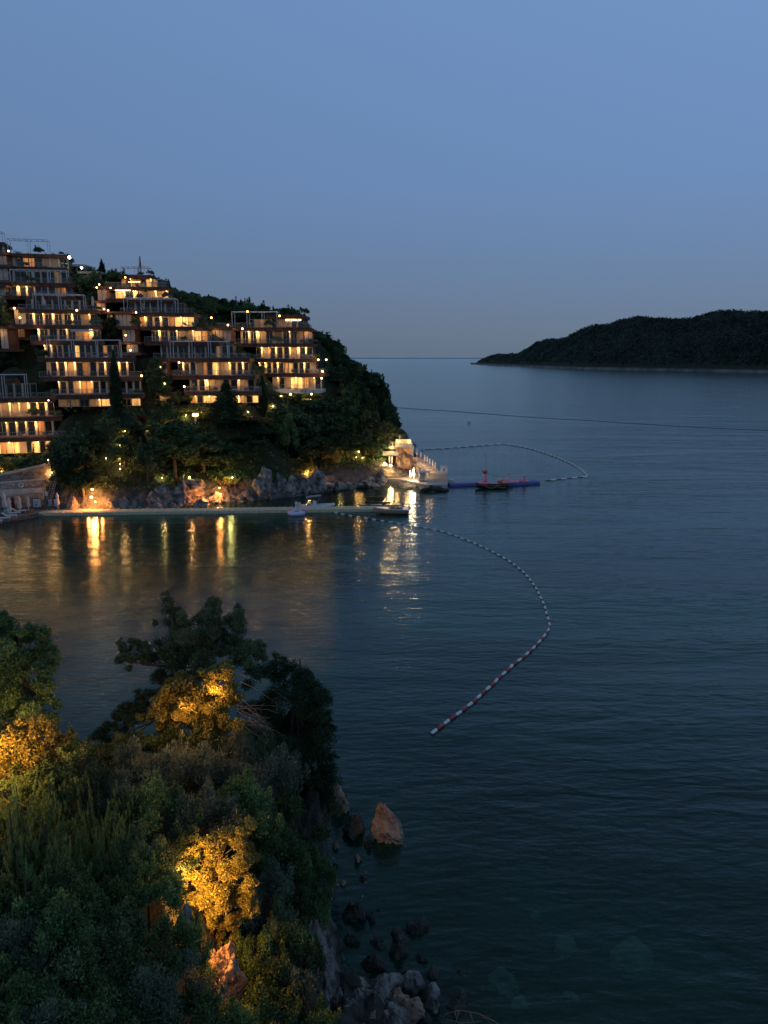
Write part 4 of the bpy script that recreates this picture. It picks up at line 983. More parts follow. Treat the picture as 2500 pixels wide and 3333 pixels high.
for u0, u1 in ((1268, 1281), (1289, 1306), (1314, 1331)): mb = MB(); q0 = at(u0, 1484, 177); q1 = at(u1, 1484, 177); mb.box((q0+q1)/2+Vector((0, .1, 1)), (q1.x-q0.x, .1, 1.7)); obj('window', mb, M['amber'], club)
mb = MB(); q = at(1312, 1452, 178); mb.bbox(q+Vector((0, 0, .9)), (3.4, 1.6, 1.5)); obj('bar_counter', mb, M['plaster'], club); point_light(q+Vector((-1.2, -1.6, 1.2)), 170, parent=club); point_light(q+Vector((1.5, -1.5, 1.3)), 120, parent=club)
mb = MB(); q0 = at(1286, 1456, 174); q1 = at(1341, 1456, 174); mb.box((q0+q1)/2+Vector((0, 0, .45)), (q1.x-q0.x, .12, .9)); mb.box(Vector((q1.x, q1.y+2.5, q1.z+.6)), (.15, 5, 1.3)); obj('parapet', mb, M['white'], club)
ba, bb = at(1237, 1457, 173), at(1288, 1457, 173); t = thing('deck_railing', 'white railing on the upper deck left of the beach club pavilion', 'railing', ba)
mb = MB(); mb.box((ba+bb)/2+Vector((0, 0, 1.25)), (bb.x-ba.x, .09, .09)); mb.box((ba+bb)/2+Vector((0, 0, .9)), (bb.x-ba.x, .05, .06)); obj('handrail', mb, M['white'], t)
for i in range(6): mb = MB(); mb.box(ba.lerp(bb, i/5)+Vector((0, 0, .6)), (.13, .13, 1.3)); obj('post', mb, M['white'], t)
mb = MB(); mb.box((ba+bb)/2+Vector((0, 1.5, -.12)), (bb.x-ba.x+.2, 3.2, .25)); obj('deck', mb, M['curb'], t)
solid('flag_pole', MB().tube([at(1301, 1452, 176), at(1301, 1418, 176)], .14, 6), M['white'], 'short white pole standing on the beach club deck', 'pole')
# left terrace, lit from under
c0 = at(1246, 1482, 171); c1 = at(1296, 1482, 171); t = thing('club_terrace', 'white fronted side terrace glowing from below, left of the rock outcrop', 'terrace', c0)
mb = MB(); mb.box((c0+c1)/2+Vector((0, 1.5, .35)), (c1.x-c0.x, 3.4, .7)); obj('parapet', mb, M['white'], t)
e0, e1 = at(1242, 1555, 163), at(1283, 1540, 166)
mb = MB(); mb.box((c0+c1)/2+Vector((-.2, 3.6, -1.6)), (c1.x-c0.x+1, .6, 3.4)); obj('back_wall', mb, M['plaster'], t)
for u in (1268, 1276): q = at(u, 1497, 170); mb = MB(); mb.box(q, (.3, .3, 1.6)); obj('post', mb, M['white'], t)
mb = MB(); p = [wat(1243, 1568, .5), wat(1290, 1562, .5)]; mb.add([p[0], p[1], Vector((p[1].x, p[1].y+13, 1.9)), Vector((p[0].x-.5, p[0].y+13, 1.9))], [(0, 1, 2, 3)]); obj('ramp', mb, M['concrete'], t)
for u, v, Y, w in [(1252, 1510, 167, 900), (1273, 1518, 164, 800), (1292, 1500, 160, 260), (1322, 1520, 157, 130), (1262, 1545, 162, 160), (1228, 1500, 169, 120), (1243, 1500, 169, 200)]:
    point_light(at(u, v, Y), w, (1, .55, .18), .25)
# lamp globes of those
GL = []
def lamp_ground(u, v, Y):
    q = hill_hit(u, v); d = ray(u, v)
    if q is None or abs(q.y-Y) > 22: return at(u, v, Y)
    return q - d*.9
def garden_lamp(u, v, Y, W_=30, col=(1, .55, .18), r=.12, label=None, post=.5, m='lamp', name='garden_lamp', ground=True):
    p = (lamp_ground(u, v, Y) if ground else at(u, v, Y)); t = thing(name, label, 'lamp', p-Vector((0, 0, post)))
    mb = MB(); mb.ball(p, r, 7); obj('globe', mb, M[m], t, True)
    mb = MB(); mb.tube([p-Vector((0, 0, post)), p-Vector((0, 0, r))], .03, 5); obj('post', mb, M['rail'], t)
    point_light(p+Vector((0, -.35, .15)), W_, col, .12, t); GL.append((u, v, Y, t)); return t
garden_lamp(1252, 1509, 167.6, 1, r=.2, label='left of two glaring lamps under the beach club side terrace', m='lampw', post=2, ground=False)
garden_lamp(1272, 1515, 165.6, 1, r=.2, label='right of two glaring lamps beside the club rock outcrop', m='lampw', post=1.8, ground=False)
# outcrop
b = wat(1320, 1562); o = rock(Vector((b.x+.2, b.y+5.5, -.6)), 8.6, 6.5, 6.4, 'big ochre rock outcrop rising in the middle of the lit beach club', rock_mesh('rock', 78, 5, .5, (-.12, .1), rough=.42, m='rockb', ridged=.34), .4)
point_light(at(1341, 1547, 156), 260, (1, .72, .32), .2); point_light(at(1330, 1535, 158), 60, (1, .6, .2), .2)
# quay
q_ = [(1236, 1574), (1300, 1578), (1345, 1586), (1382, 1596), (1456, 1596)]; zt = 1.15
mb = MB(); fr_ = [wat(u, v) for u, v in q_]; 
bk = [wat(1236, 1556), wat(1300, 1553), wat(1352, 1552), wat(1400, 1560), wat(1462, 1576)]
n5 = len(fr_); V = [Vector((p.x, p.y, -1)) for p in fr_]+[Vector((p.x, p.y, zt)) for p in fr_]+[Vector((p.x, p.y+3, zt+.02)) for p in bk]+[Vector((p.x, p.y+3, -1)) for p in bk]
mb.add(V, [(i, i+1, i+1+n5, i+n5) for i in range(n5-1)]+[(i+n5, i+1+n5, i+1+2*n5, i+2*n5) for i in range(n5-1)]+[(n5-1, 4*n5-1, 3*n5-1, 2*n5-1)])
solid('club_quay', mb, M['concrete'], 'angled grey concrete quay in front of the beach club rock', 'quay', origin=fr_[0])
for i, (u, v, w, h_) in enumerate([(1398, 1600, 44, 28), (1422, 1601, 38, 22), (1442, 1600, 30, 20), (1382, 1600, 26, 16)]):
    prock(u, v, w, h_, ['largest dark wet rock lying against the club quay front', 'dark wet rock just right of the largest one at the quay', 'small dark wet rock nearest the quay corner', 'low dark wet rock left of the largest quay rock'][i], RKD[i % 2])
# stepped terraces descending to the right with parasols
steps = [(1357, 1461, 1489, 177), (1370, 1472, 1494, 174), (1383, 1480, 1509, 171), (1391, 1485, 1514, 169), (1399, 1492, 1519, 167), (1409, 1497, 1526, 165), (1417, 1504, 1534, 163)]
tt = thing('stepped_terrace', 'stepped stone sunbathing terraces descending from the club pavilion to the quay', 'terrace', at(1380, 1540, 165))
nm = ['topmost', 'second', 'third', 'middle', 'fifth', 'sixth', 'lowest']
for i, (u, vt, vb, Y) in enumerate(steps):
    p = at(u, vb, Y); h_ = at(u, vt, Y).z-p.z
    parasol(p, h_, '%s closed white parasol in the lit row down the club terraces' % nm[i], group='closed parasols on the club terraces')
    mb = MB(); mb.box((p.x-.75, p.y+.2, p.z/2-.5), (3.4+.02*i, 2.6, p.z+.9)); obj('terrace_step', mb, M['plaster' if i % 2 else 'curb'], tt)
    point_light(Vector((p.x-1.0, p.y-1.2, p.z+.7)), 42, (1, .52, .22), .12, tt)
    lounger(Vector((p.x-1.4, p.y-.2, p.z-.02)), math.radians(100), '%s lounger in the lit row beside the club parasols' % nm[i], 'loungers on the club terraces', .9)
mb = MB(); p = at(1423, 1552, 160); mb.box((p.x, p.y+1, 1.2), (4.2, 4, 1.8)); obj('lower_platform', mb, M['plaster'], tt)
for u, vt, W_ in ((1335, 1531, 120), (1347, 1520, 200)):
    p = at(u, 1560, 156); parasol(p, at(u, vt, 156).z-p.z, 'closed parasol in white glare at the outcrop foot, %s one' % ('shorter left' if u == 1335 else 'taller right')); point_light(p+Vector((.1, -.8, .6)), W_, (1, .8, .5), .12); point_light(p+Vector((-.3, -.7, 1.8)), W_*.7, (1, .8, .5), .12)
# kiosk
a = at(1362, 1568, 154.5); b = at(1397, 1568, 154.5); zt = at(1380, 1537, 154.5).z-a.z; t = thing('quay_kiosk', 'small pale grey open kiosk with posts and roof on the club quay', 'kiosk', (a+b)/2); mid = (a+b)/2
mb = MB(); mb.box(mid+Vector((0, .8, zt)), (b.x-a.x+.2, 2.0, .18)); obj('roof', mb, M['white'], t)
mb = MB(); mb.box(mid+Vector((-.35, .9, zt/2-.05)), (b.x-a.x-.9, 1.4, zt-.15)); obj('cabin', mb, M['concrete'], t)
for dx in (0, .62, 1): mb = MB(); mb.box(Vector((a.x+(b.x-a.x)*dx, a.y-.1, a.z+zt/2-.05)), (.12, .12, zt-.1)); obj('post', mb, M['white'], t)
mb = MB(); mb.box(mid+Vector((.5, -.25, .5)), (b.x-a.x+.4, .05, .07)); obj('rail', mb, M['white'], t)
mb = MB(); mb.box(mid+Vector((-.8, .7, zt+.45)), (.4, .4, .75)); obj('vent_box', mb, M['white'], t)
# white arch frame, low railings, far rowboat-like tender
a = at(1434, 1548, 161); t = thing('white_arch', 'white ragged photo arch with round opening at the right end of the terraces', 'arch', a); w = 23*162/F; h_ = at(1434, 1515, 161).z-a.z
outer = []; 
for i in range(28):
    g_ = i/28*4; s_, f_ = int(g_), g_ % 1; x, z = [(f_, 0), (1, f_), (1-f_, 1), (0, 1-f_)][s_]; x = x*w; z = z*h_; j = random.uniform(-.07, .07); outer.append((x+j, z+j))
inner = [(w*.52+w*.2*math.cos(math.atan2(z/h_-.5, x/w-.5)), h_*.55+h_*.2*math.sin(math.atan2(z/h_-.5, x/w-.5))) for x, z in outer]
V = [a+Vector((x, y, z)) for y in (-.12, .12) for r_ in (outer, inner) for x, z in r_]; k = 28
mb = MB().add(V, [(i, (i+1) % k, k+(i+1) % k, k+i) for i in range(k)]+[(2*k+i, 3*k+i, 3*k+(i+1) % k, 2*k+(i+1) % k) for i in range(k)]+[(i, 2*k+i, 2*k+(i+1) % k, (i+1) % k) for i in range(k)]+[(k+i, k+(i+1) % k, 3*k+(i+1) % k, 3*k+i) for i in range(k)])
obj('arch_panel', mb, M['white'], t)
t = thing('quay_railing', 'grey railing at the quay end beside the blue pontoon', 'railing', at(1455, 1572, 157)); a, b = at(1440, 1566, 159), at(1478, 1573, 157)
mb = MB(); mb.tube([a+Vector((0, 0, .8)), b+Vector((0, 0, .8))], .05, 5); obj('handrail', mb, M['white'], t)
for i in range(7): mb = MB(); q = a.lerp(b, i/6); mb.tube([q, q+Vector((0, 0, .8))], .04, 5); obj('post', mb, M['white'], t)
mb = MB(); mb.box((a+b)/2+Vector((-.2, 1, -.1)), (b.x-a.x+1, 3.0, .3)); obj('platform', mb, M['concrete'], t)
# ================================================================== lounge chairs on the hotel terraces
def on_floor(bd, k, f, back=1.6):
    l_, r_ = bd['geo'][k]; e, n_, R = local(l_, r_); return l_.lerp(r_, f)+n_*back
tn = {id(A): 'tall left block', id(B): 'middle block', id(Cb): 'seaward block', id(D): 'lowest left block'}
od = ['lowest', 'second', 'third', 'fourth', 'fifth', 'sixth', 'seventh', 'eighth']
sp_ = ['left end', 'left part', 'middle', 'right part', 'right end']
spots = [(D, 1, .62), (D, 1, .84), (D, 1, .93), (A, 1, .86), (A, 3, .55), (A, 3, .7), (A, 6, .35), (A, 6, .6), (B, 1, .62), (B, 1, .8), (B, 1, .93), (B, 2, .12), (B, 2, .9), (B, 3, .45), (B, 3, .62), (B, 3, .74), (B, 3, .84), (B, 3, .94),
         (Cb, 1, .8), (Cb, 1, .88), (Cb, 2, .80), (Cb, 2, .87), (Cb, 2, .94), (Cb, 3, .86), (Cb, 3, .93), (Cb, 1, .96), (B, 5, .85), (B, 5, .95), (B, 8, .3), (B, 8, .5)]
cnt = {}
for bd, k, f in spots:
    key = (id(bd), k); cnt[key] = cnt.get(key, 0)+1
    lounger(on_floor(bd, k, f), math.radians(random.uniform(150, 200)), 'pale lounger number %s from the left on terrace %s of the %s' % (['one', 'two', 'three', 'four', 'five'][cnt[key]-1], ['zero', 'one', 'two', 'three', 'four', 'five', 'six', 'seven', 'eight'][k], tn[id(bd)]), 'loungers on the hotel terraces', 1.15)
parasol(on_floor(A, 6, .30, 1.2), 2.9, 'closed white parasol at left on the upper pergola terrace of the tall block')
parasol(on_floor(A, 6, .93, 1.0), 2.9, 'closed white parasol at the right end of the upper pergola terrace')
parasol(on_floor(A, 8, .5, 1.2), 2.6, 'closed grey parasol on the terrace below the roof of the tall block')
random.seed(31)
for bd in (A, B, Cb, D):
    for k in range(1, len(bd['floors'])):
        for f in (random.uniform(.0, .12), random.uniform(.25, .75), random.uniform(.9, 1.0)):
            if random.random() < .25: continue
            p = on_floor(bd, k, f, random.uniform(.5, 1.6)); hh = random.choice([1.0, 1.3, 1.9])
            key = random.choice(['hdome0', 'hdome1', 'hspire0', 'hdome0']); H0, R0 = TREE[key][:2]
            plant('terrace_shrub', key, p, hh, '%s shrub at the %s of terrace %s of the %s' % ({1.0: 'low', 1.3: 'rounded', 1.9: 'tall'}[hh], 'left end' if f < .2 else ('right end' if f > .85 else 'middle'), ['zero', 'one', 'two', 'three', 'four', 'five', 'six', 'seven', 'eight', 'nine', 'ten'][k], tn[id(bd)]), 'shrub', 'shrubs on the hotel terraces', wide=1.1)
# ================================================================== garden lamps on the slope
LD = dict(
 white='white garden lamp', warm='warm garden lamp')
gl_ = [(5, 1534, 124, 30, 'leftmost of the warm lamps in the lowest block garden'), (12, 1527, 125, 30, 'second warm lamp from the left edge in the lowest garden'), (60, 1519, 126, 35, 'lower of the two warm lamps midway along the lowest garden'), (72, 1507, 127, 40, 'upper of the two warm lamps midway along the lowest garden'),
 (104, 1503, 127, 70, 'big bright lamp left of its twin above the sloping wall'), (119, 1508, 127, 70, 'big bright lamp right of its twin above the sloping wall'), (157, 1497, 128, 60, 'bright orange lamp under the red leaved tree'), (169, 1538, 126, 22, 'small warm lamp just below the right end of the sloping wall'), (163, 1546, 125.5, 18, 'lowest small lamp below the sloping wall'),
 (248, 1514, 129, 25, 'lone yellow lamp in the round pine right of the lowest block'), (407, 1403, 143, 25, 'small lamp just right of the tall cypress top half'), (397, 1424, 141, 30, 'pinkish lamp right of the tall cypress'), (390, 1449, 139, 25, 'lamp right of the cypress, above the yellow pair'),
 (391, 1526, 134, 35, 'lowest lamp in the column right of the cypress foot'), (391, 1510, 135, 30, 'middle lamp in the column right of the cypress foot'), (391, 1495, 136, 25, 'upper lamp in the column right of the cypress foot'), (345, 1492, 136, 18, 'faint yellow lamp left of the cypress'), (441, 1513, 136, 15, 'faint lamp under the big round pine at its left'),
 (552, 1474, 137, 30, 'amber lamp in the heart of the big round pine'), (528, 1555, 137, 40, 'yellow lamp under the big round pine above the grey rocks'), (617, 1553, 137, 90, 'bright lamp on top of the tall rock cone'), (625, 1563, 137, 40, 'small lamp just below the bright one on the rock cone'),
 (487, 1402, 146, 40, 'yellow lamp in the shrubs below the middle block, left one'), (563, 1390, 148, 60, 'yellow green lamp lighting shrubs left of the lamp post'), (605, 1352, 150, 50, 'green tinted lamp in the hedge under the middle block'), (655, 1348, 150, 50, 'green tinted lamp right of the lamp post'),
 (888, 1322, 156, 60, 'pink lamp under the seaward block at its left'), (895, 1338, 155, 50, 'lowest pink lamp under the seaward block'), (808, 1341, 152, 40, 'orange lamp in the hedge left of the pink lamps'),
 (1052, 1460, 157, 30, 'leftmost small lamp in the dark wood above the right shore'), (1068, 1462, 157, 25, 'second small lamp in the wood above the right shore'), (1106, 1444, 160, 40, 'small white lamp by the path railing in the wood'), (1105, 1486, 158, 35, 'greenish lamp under the path railing'), (1160, 1488, 163, 35, 'lamp among pines just left of the club'), (1168, 1470, 165, 60, 'orange glow lamp in the pines left of the club'), (1180, 1490, 164, 40, 'lamp closest to the club among the pines'),
 (988, 1480, 153, 50, 'orange lamp halfway up the slope above the orange rock'), (1000, 1541, 148, 110, 'bright lamp on the ledge above the orange rock cleft'), (430, 1558, 141, 1, '')]
for q in gl_[:-1]: garden_lamp(q[0], q[1], q[2], q[3]*2.2, (1, .72, .25) if 'yellow' in q[4] or 'green' in q[4] else (1, .5, .17), label=q[4], r=.09 if q[3] < 60 else .15)
for q in [(915, 1288, 165, 60, 'warm lamp at the left under the white slab of the seaward block'), (972, 1297, 165, 50, 'warm lamp in the middle of the seaward block garden'), (1010, 1298, 166, 60, 'warm lamp low at the right of the seaward block garden'), (1031, 1277, 168, 90, 'brightest round lamp at the right end of the seaward garden'), (1014, 1283, 167, 50, 'warm lamp beside the brightest one in the seaward garden'), (1000, 1290, 166, 50, 'warm lamp between the low ones in the seaward garden'), (946, 1283, 166, 50, 'warm lamp just below the white slab of the seaward block')]:
    garden_lamp(q[0], q[1], q[2], q[3]*1.5, (1, .6, .2), label=q[4], r=.2)
# lamp post
p = at(637, 1372, 149); t = thing('lamp_post', 'white square lantern on a short post in the shrubs below the middle block', 'lamp', p); hh = at(637, 1345, 149).z-p.z
obj('post', MB().box(p+Vector((0, 0, hh*.35)), (.3, .3, hh*.7)), M['white'], t); obj('lantern', MB().bbox(p+Vector((0, 0, hh*.8)), (1.0, .8, .5)), M['strip'], t); obj('cap', MB().box(p+Vector((0, 0, hh)), (.5, .5, .15)), M['white'], t); GL.append((637, 1355, 149, t))
# orange floods on the shore rocks
for (u, v, Yo, W_, c_) in [(300, 1592, .6, 130, (1, .40, .10)), (296, 1618, .9, 230, (1, .42, .12)), (310, 1638, .9, 200, (1, .36, .08)), (285, 1640, .8, 90, (1, .34, .08)), (330, 1645, .8, 80, (1, .34, .08)), (655, 1622, .4, 150, (1, .32, .07)), (672, 1632, .3, 90, (1, .32, .07)), (716, 1597, .7, 220, (1, .38, .09)), (708, 1615, .7, 110, (1, .34, .08)), (1048, 1560, .3, 200, (1, .34, .08)), (1062, 1582, .4, 150, (1, .30, .06)), (1000, 1545, .2, 150, (1, .5, .15))]:
    d = ray(u, v); p = hill_hit(u, v) or at(u, v, 140); p = p - d/d.length*(1.0+Yo); point_light(p, W_*2.4, c_, .2)
for u, v, lb, r in [(300, 1593, 'highest blazing lamp in the orange rock niche', .17), (298, 1618, 'middle blazing lamp in the orange rock niche', .2), (310, 1633, 'lowest blazing lamp in the orange rock niche', .14), (714, 1588, 'lamp on the orange lit rock between the two coves', .12), (757, 1556, 'yellow green flood lamp in the bush above the second cove', .15)]:
    q = hill_hit(u, v); q = q-ray(u, v)*.7; t = thing('flood_lamp', lb, 'lamp', q, None)
    obj('globe', MB().ball(q, r, 8, 1.2, .6, 1), M['lampw' if u == 757 else 'lamp'], t, True); obj('bracket', MB().tube([q, q+Vector((0, .5, -.5))], .05, 5), M['rail'], t); GL.append((u, v, q.y, t))
q = hill_hit(745, 1552); point_light(q-ray(745, 1552)*3.0+Vector((0, 0, .5)), 260, (.95, .8, .25), .3)
q = at(1275, 1440, 174); point_light(q+Vector((0, -1, -1)), 500, (1, .6, .15), .3)   # floodlit pine behind the club deck
# ================================================================== trees on the headland
SILU = [0, 18, 30, 222, 235, 270, 310, 345, 400, 480, 520, 560, 640, 700, 740, 800, 900, 960, 990, 1040, 1080, 1110, 1130, 1180, 1225, 1250, 1265, 1280, 1290, 1300, 1310]
SILV = [748, 770, 826, 836, 850, 880, 885, 878, 885, 908, 900, 938, 962, 970, 978, 982, 985, 1000, 1035, 1062, 1085, 1112, 1138, 1165, 1205, 1215, 1260, 1300, 1350, 1390, 1430]
sil = lambda u: interp(u, SILU, SILV)
LM = [(60, 1460, 'the lowest hotel block'), (300, 1230, 'the tall hotel block'), (700, 1200, 'the middle hotel block'), (940, 1170, 'the seaward hotel block'), (300, 1620, 'the orange rock niche'), (368, 1350, 'the tall cypress'), (560, 1450, 'the big round pine'), (640, 1600, 'the tall rock cone'), (735, 1320, 'the pointed conifer'), (900, 1590, 'the second cove rocks'),
      (1100, 1460, 'the path railing'), (1300, 1490, 'the beach club'), (455, 860, 'the radio mast'), (150, 900, 'the roof of the tall block'), (700, 980, 'the wooded crest'), (1050, 1540, 'the orange rock cleft'), (1200, 1250, 'the seaward wooded flank')]
pending = []
def label_for(u, v, kind, lms, o):
    best = min(lms, key=lambda m: (m[0]-u)**2+(m[1]-v)**2); dx, dy = u-best[0], v-best[1]
    if abs(dx) < 25 and abs(dy) < 25: d = 'at'
    elif abs(dx) > abs(dy): d = 'right of' if dx > 0 else 'left of'
    else: d = 'below' if dy > 0 else 'above'
    pending.append((kind, d, best[2], u, v, o))
def flush_labels():
    grp = {}
    for q in pending: grp.setdefault(q[:3], []).append(q)
    Wd = ['first', 'second', 'third', 'fourth', 'fifth', 'sixth', 'seventh', 'eighth', 'ninth', 'tenth', 'eleventh', 'twelfth', 'thirteenth', 'fourteenth', 'fifteenth', 'sixteenth', 'seventeenth', 'eighteenth', 'nineteenth', 'twentieth']
    for (k, d, lm), L_ in grp.items():
        L_.sort(key=lambda q: q[3])
        for i, q in enumerate(L_):
            if len(L_) == 1: s_ = 'lone %s %s %s' % (k, d, lm)
            else: s_ = '%s %s %s, %s from the left' % (k, d, lm, Wd[min(i, 19)])
            q[5]['label'] = s_
    pending.clear()
TL = []
def ptree(u, vt, Y, wpx, key, label=None, kind='dark green pine', name='pine_tree', cm=None, cat='tree', sink=.3):
    p = at(u, vt, Y); z = hill_z(p.x, p.y)-sink; h = p.z-z
    if h < 1: h = 1.2
    w = wpx*Y/F/2; H0, R0 = TREE[key][:2]; wide = (w/R0)/(h/H0)
    o = plant(name, key, (p.x, p.y, z), h, label, cat, 'trees and shrubs on the hotel headland', wide=wide, cm=cm); TL.append((p.x, p.y, w)); 
    if not label: label_for(u, vt, kind, LM, o)
    return o
ptree(368, 1143, 139, 44, 'hcyp', 'tall dark cypress column standing alone in front of the tall and middle blocks', name='cypress_tree')
ptree(853, 1222, 158, 34, 'hcyp', 'slim short cypress standing in the gap before the seaward block', name='cypress_tree')
ptree(330, 844, 203, 22, 'hcyp', 'small cypress sticking up on the crest above the middle block', name='cypress_tree')
ptree(735, 1245, 149, 130, 'hspire0', 'pointed dark conifer rising in front of the middle block base', name='conifer_tree')
ptree(560, 1368, 139, 230, 'hpine0', 'big round pine with domed crown above the grey shore rocks', name='pine_tree')
for q in [(225, 1400, 133, 170, 'hpineg0'), (300, 1395, 136, 120, 'hpine1'), (262, 1480, 131, 150, 'hpine2'), (440, 1440, 139, 150, 'hpine3'), (660, 1420, 143, 190, 'hpineg1'), (740, 1440, 144, 170, 'hpine0'), (800, 1355, 149, 190, 'hpine1'), (860, 1400, 148, 200, 'hpine2'), (905, 1335, 156, 150, 'hpine3'), (960, 1318, 158, 170, 'hpineg0'), (1010, 1400, 156, 160, 'hpine1'), (1060, 1290, 163, 190, 'hpine0'),
          (1130, 1300, 168, 180, 'hpine2'), (1190, 1340, 170, 150, 'hpineg1'), (1225, 1395, 171, 100, 'hpine3'), (1130, 1400, 163, 170, 'hpine0'), (1060, 1390, 160, 140, 'hpine3'), (1215, 1430, 168, 70, 'hpine2'), (1080, 1210, 183, 130, 'hpine1'), (1110, 1175, 195, 110, 'hpine2'), (1170, 1215, 203, 110, 'hpine0'), (1215, 1290, 198, 90, 'hpineg0'), (1222, 1215, 218, 70, 'hpine3'),
          (1262, 1370, 178, 60, 'hpine1'), (1170, 1260, 190, 130, 'hpine3'), (1035, 1078, 205, 80, 'hpine0'), (1080, 1105, 207, 80, 'hpine2'), (1245, 1275, 190, 40, 'hpine2')]: ptree(*q)
ptree(1283, 1395, 180, 90, 'hpineg1', 'floodlit yellow pine just above the beach club deck', name='pine_tree')
ptree(190, 1425, 136.5, 75, 'hred', 'dark red leaved tree beside the right end of the lowest block', kind='red', name='red_tree'); ptree(450, 1352, 147, 60, 'hred', 'reddish shrub glowing right of the tall cypress', name='red_shrub', cat='shrub'); ptree(405, 1358, 145, 40, 'hred', 'small reddish shrub just touching the tall cypress', name='red_shrub', cat='shrub')
for q in [(20, 1492, 135.5, 90, 'hyel'), (85, 1494, 136, 70, 'hyel'), (125, 1495, 137, 50, 'hyel'), (40, 1480, 136.5, 110, 'hdome0'), (100, 1460, 137.5, 40, 'hdome1'), (140, 1473, 137.5, 90, 'hdome0'), (487, 1385, 148, 60, 'hyel'), (560, 1378, 149, 60, 'hyel'), (605, 1335, 151, 70, 'hyel'), (660, 1335, 151, 60, 'hyel'), (905, 1290, 166, 60, 'hyel'), (960, 1285, 167, 60, 'hyel'), (1020, 1280, 168, 60, 'hyel'), (748, 1545, 141, 70, 'hyel'), (1000, 1500, 152, 60, 'hyel'), (1075, 1450, 159, 70, 'hyel'), (180, 1545, 134.5, 50, 'hdome1'), (215, 1560, 134, 70, 'hdome0')]:
    ptree(*q, kind='leafy shrub' if 'dome' in q[4] else 'yellow lit shrub', name='garden_shrub', cat='shrub')
random.seed(21)
allf = [(f, bd['geo'][i]) for bd in (A, B, Cb, D, E) for i, f in enumerate(bd['floors'])]
def blocked(x, y):
    for bd in (A, B, Cb, D, E):
        fs = bd['floors']
        for i, f in enumerate(fs):
            l_, r_ = bd['geo'][i]; e, n_, R = local(l_, r_); q = Vector((x, y, l_.z))-l_; a_, b_ = q.dot(e), q.dot(n_)
            step = fs[i+1][3]-f[3] if i+1 < len(fs) else 3
            if -1.2 < a_ < (r_-l_).length+1.2 and -1.8 < b_ < step+6: return True
    return False
ncount = 0
for yy in np.arange(119, 262, 3.9):
    for xx in np.arange(-100, 16, 4.2):
        x = xx+random.uniform(-1.3, 1.3); y = yy+random.uniform(-1.3, 1.3); z = hill_z(x, y)
        if z < 3.6 or blocked(x, y): continue
        u, vb = proj((x, y, z))
        if u < -60 or u > 1330: continue
        if u < 235 and vb > 1500: continue
        if u > 1238 and 150 < y < 183: continue
        if y > 225 and hill_z(x*.97, y*.97-3) > z+3: continue
        if any((x-a_)**2+(y-b_)**2 < (c_*.55+1.3)**2 for a_, b_, c_ in TL): continue
        h = random.choice([random.uniform(4, 6), random.uniform(6, 10.5)]); w = random.uniform(2.2, 3.4); wp = w*F/y
        lim = max(sil(u), sil(u+wp*.55), sil(u-wp*.3))+4+(random.uniform(-12, 22) if 235 < u < 1000 else random.uniform(-3, 16))
        for f, g in allf:
            if f[3] > y-1 and f[0]-wp*.8 < u < f[1]+wp*.8: lim = max(lim, f[2]+2)
        ztop = at(u, lim, y).z; h = min(h, ztop-z)
        if h < -.3: continue
        h = max(h, random.uniform(.9, 1.4))
        if h < 3.2: w = max(1.3, min(w, h*.9)); key = random.choice(['hdome0', 'hdome1']); kd = 'leafy shrub'; nmn = 'hillside_shrub'; ct_ = 'shrub'
        else: key = random.choice(['hpine0', 'hpine1', 'hpine2', 'hpine3', 'hpineg0', 'hpineg1', 'hspire1', 'hdome1']); kd = 'dark green pine' if 'pine' in key else ('pointed conifer' if 'spire' in key else 'leafy tree'); nmn = {'pi': 'pine_tree', 'sp': 'conifer_tree', 'do': 'leafy_tree'}[key[1:3]]; ct_ = 'tree'
        vt = proj((x, y, z+h))[1]
        hh_ = hill_hit(u, vt+6)
        if hh_ is not None and hh_.y < y-7: continue
        if any(abs(u-lu) < wp*.55 and vt < lv < vb and y < lY+.5 for lu, lv, lY, _ in GL) and random.random() < .3: continue
        if 285 < u < 320 and vb > 1560: continue
        if h >= 3.2: w = min(w, h*.62)
        H0, R0 = TREE[key][:2]; o = plant(nmn, key, (x, y, z-.3), h+.3, None, ct_, 'trees and shrubs on the hotel headland', wide=(w/R0)/(h/H0)); label_for(u, vt, kd, LM, o); ncount += 1
print('hill trees', ncount)
# low cover between the trees
rng = np.random.default_rng(3); C = []; R = []
for i in range(8000):
    x = rng.uniform(-85, 14); y = rng.uniform(118, 235); z = hill_z(x, y)
    if z < 3.2 or blocked(x, y): continue
    u, v = proj((x, y, z))
    if u < 180 and v > 1490: continue
    q = rng.uniform(.5, 1.2); C.append((x, y, z)); R.append((q, q, q*.6))
o = bpy.data.objects.new('ground_cover', leaves_mesh('ground_cover', C, R, 130000, .2, .13, M['leaf'], 9)); COL.objects.link(o); tag(o, 'low dark scrub covering the hillside between the trees', 'scrub', kind='stuff')
# unlabelled shore rocks
for o in RLIST:
    if not o.get('label'):
        u, v = proj(o.location); label_for(u, v, 'grey shore rock' if o.data.name.startswith('rock') else 'rock', [(q[0], q[1], q[2]) for q in LM if q[1] > 1400], o); o['group'] = 'rocks along the headland shore'
flush_labels()
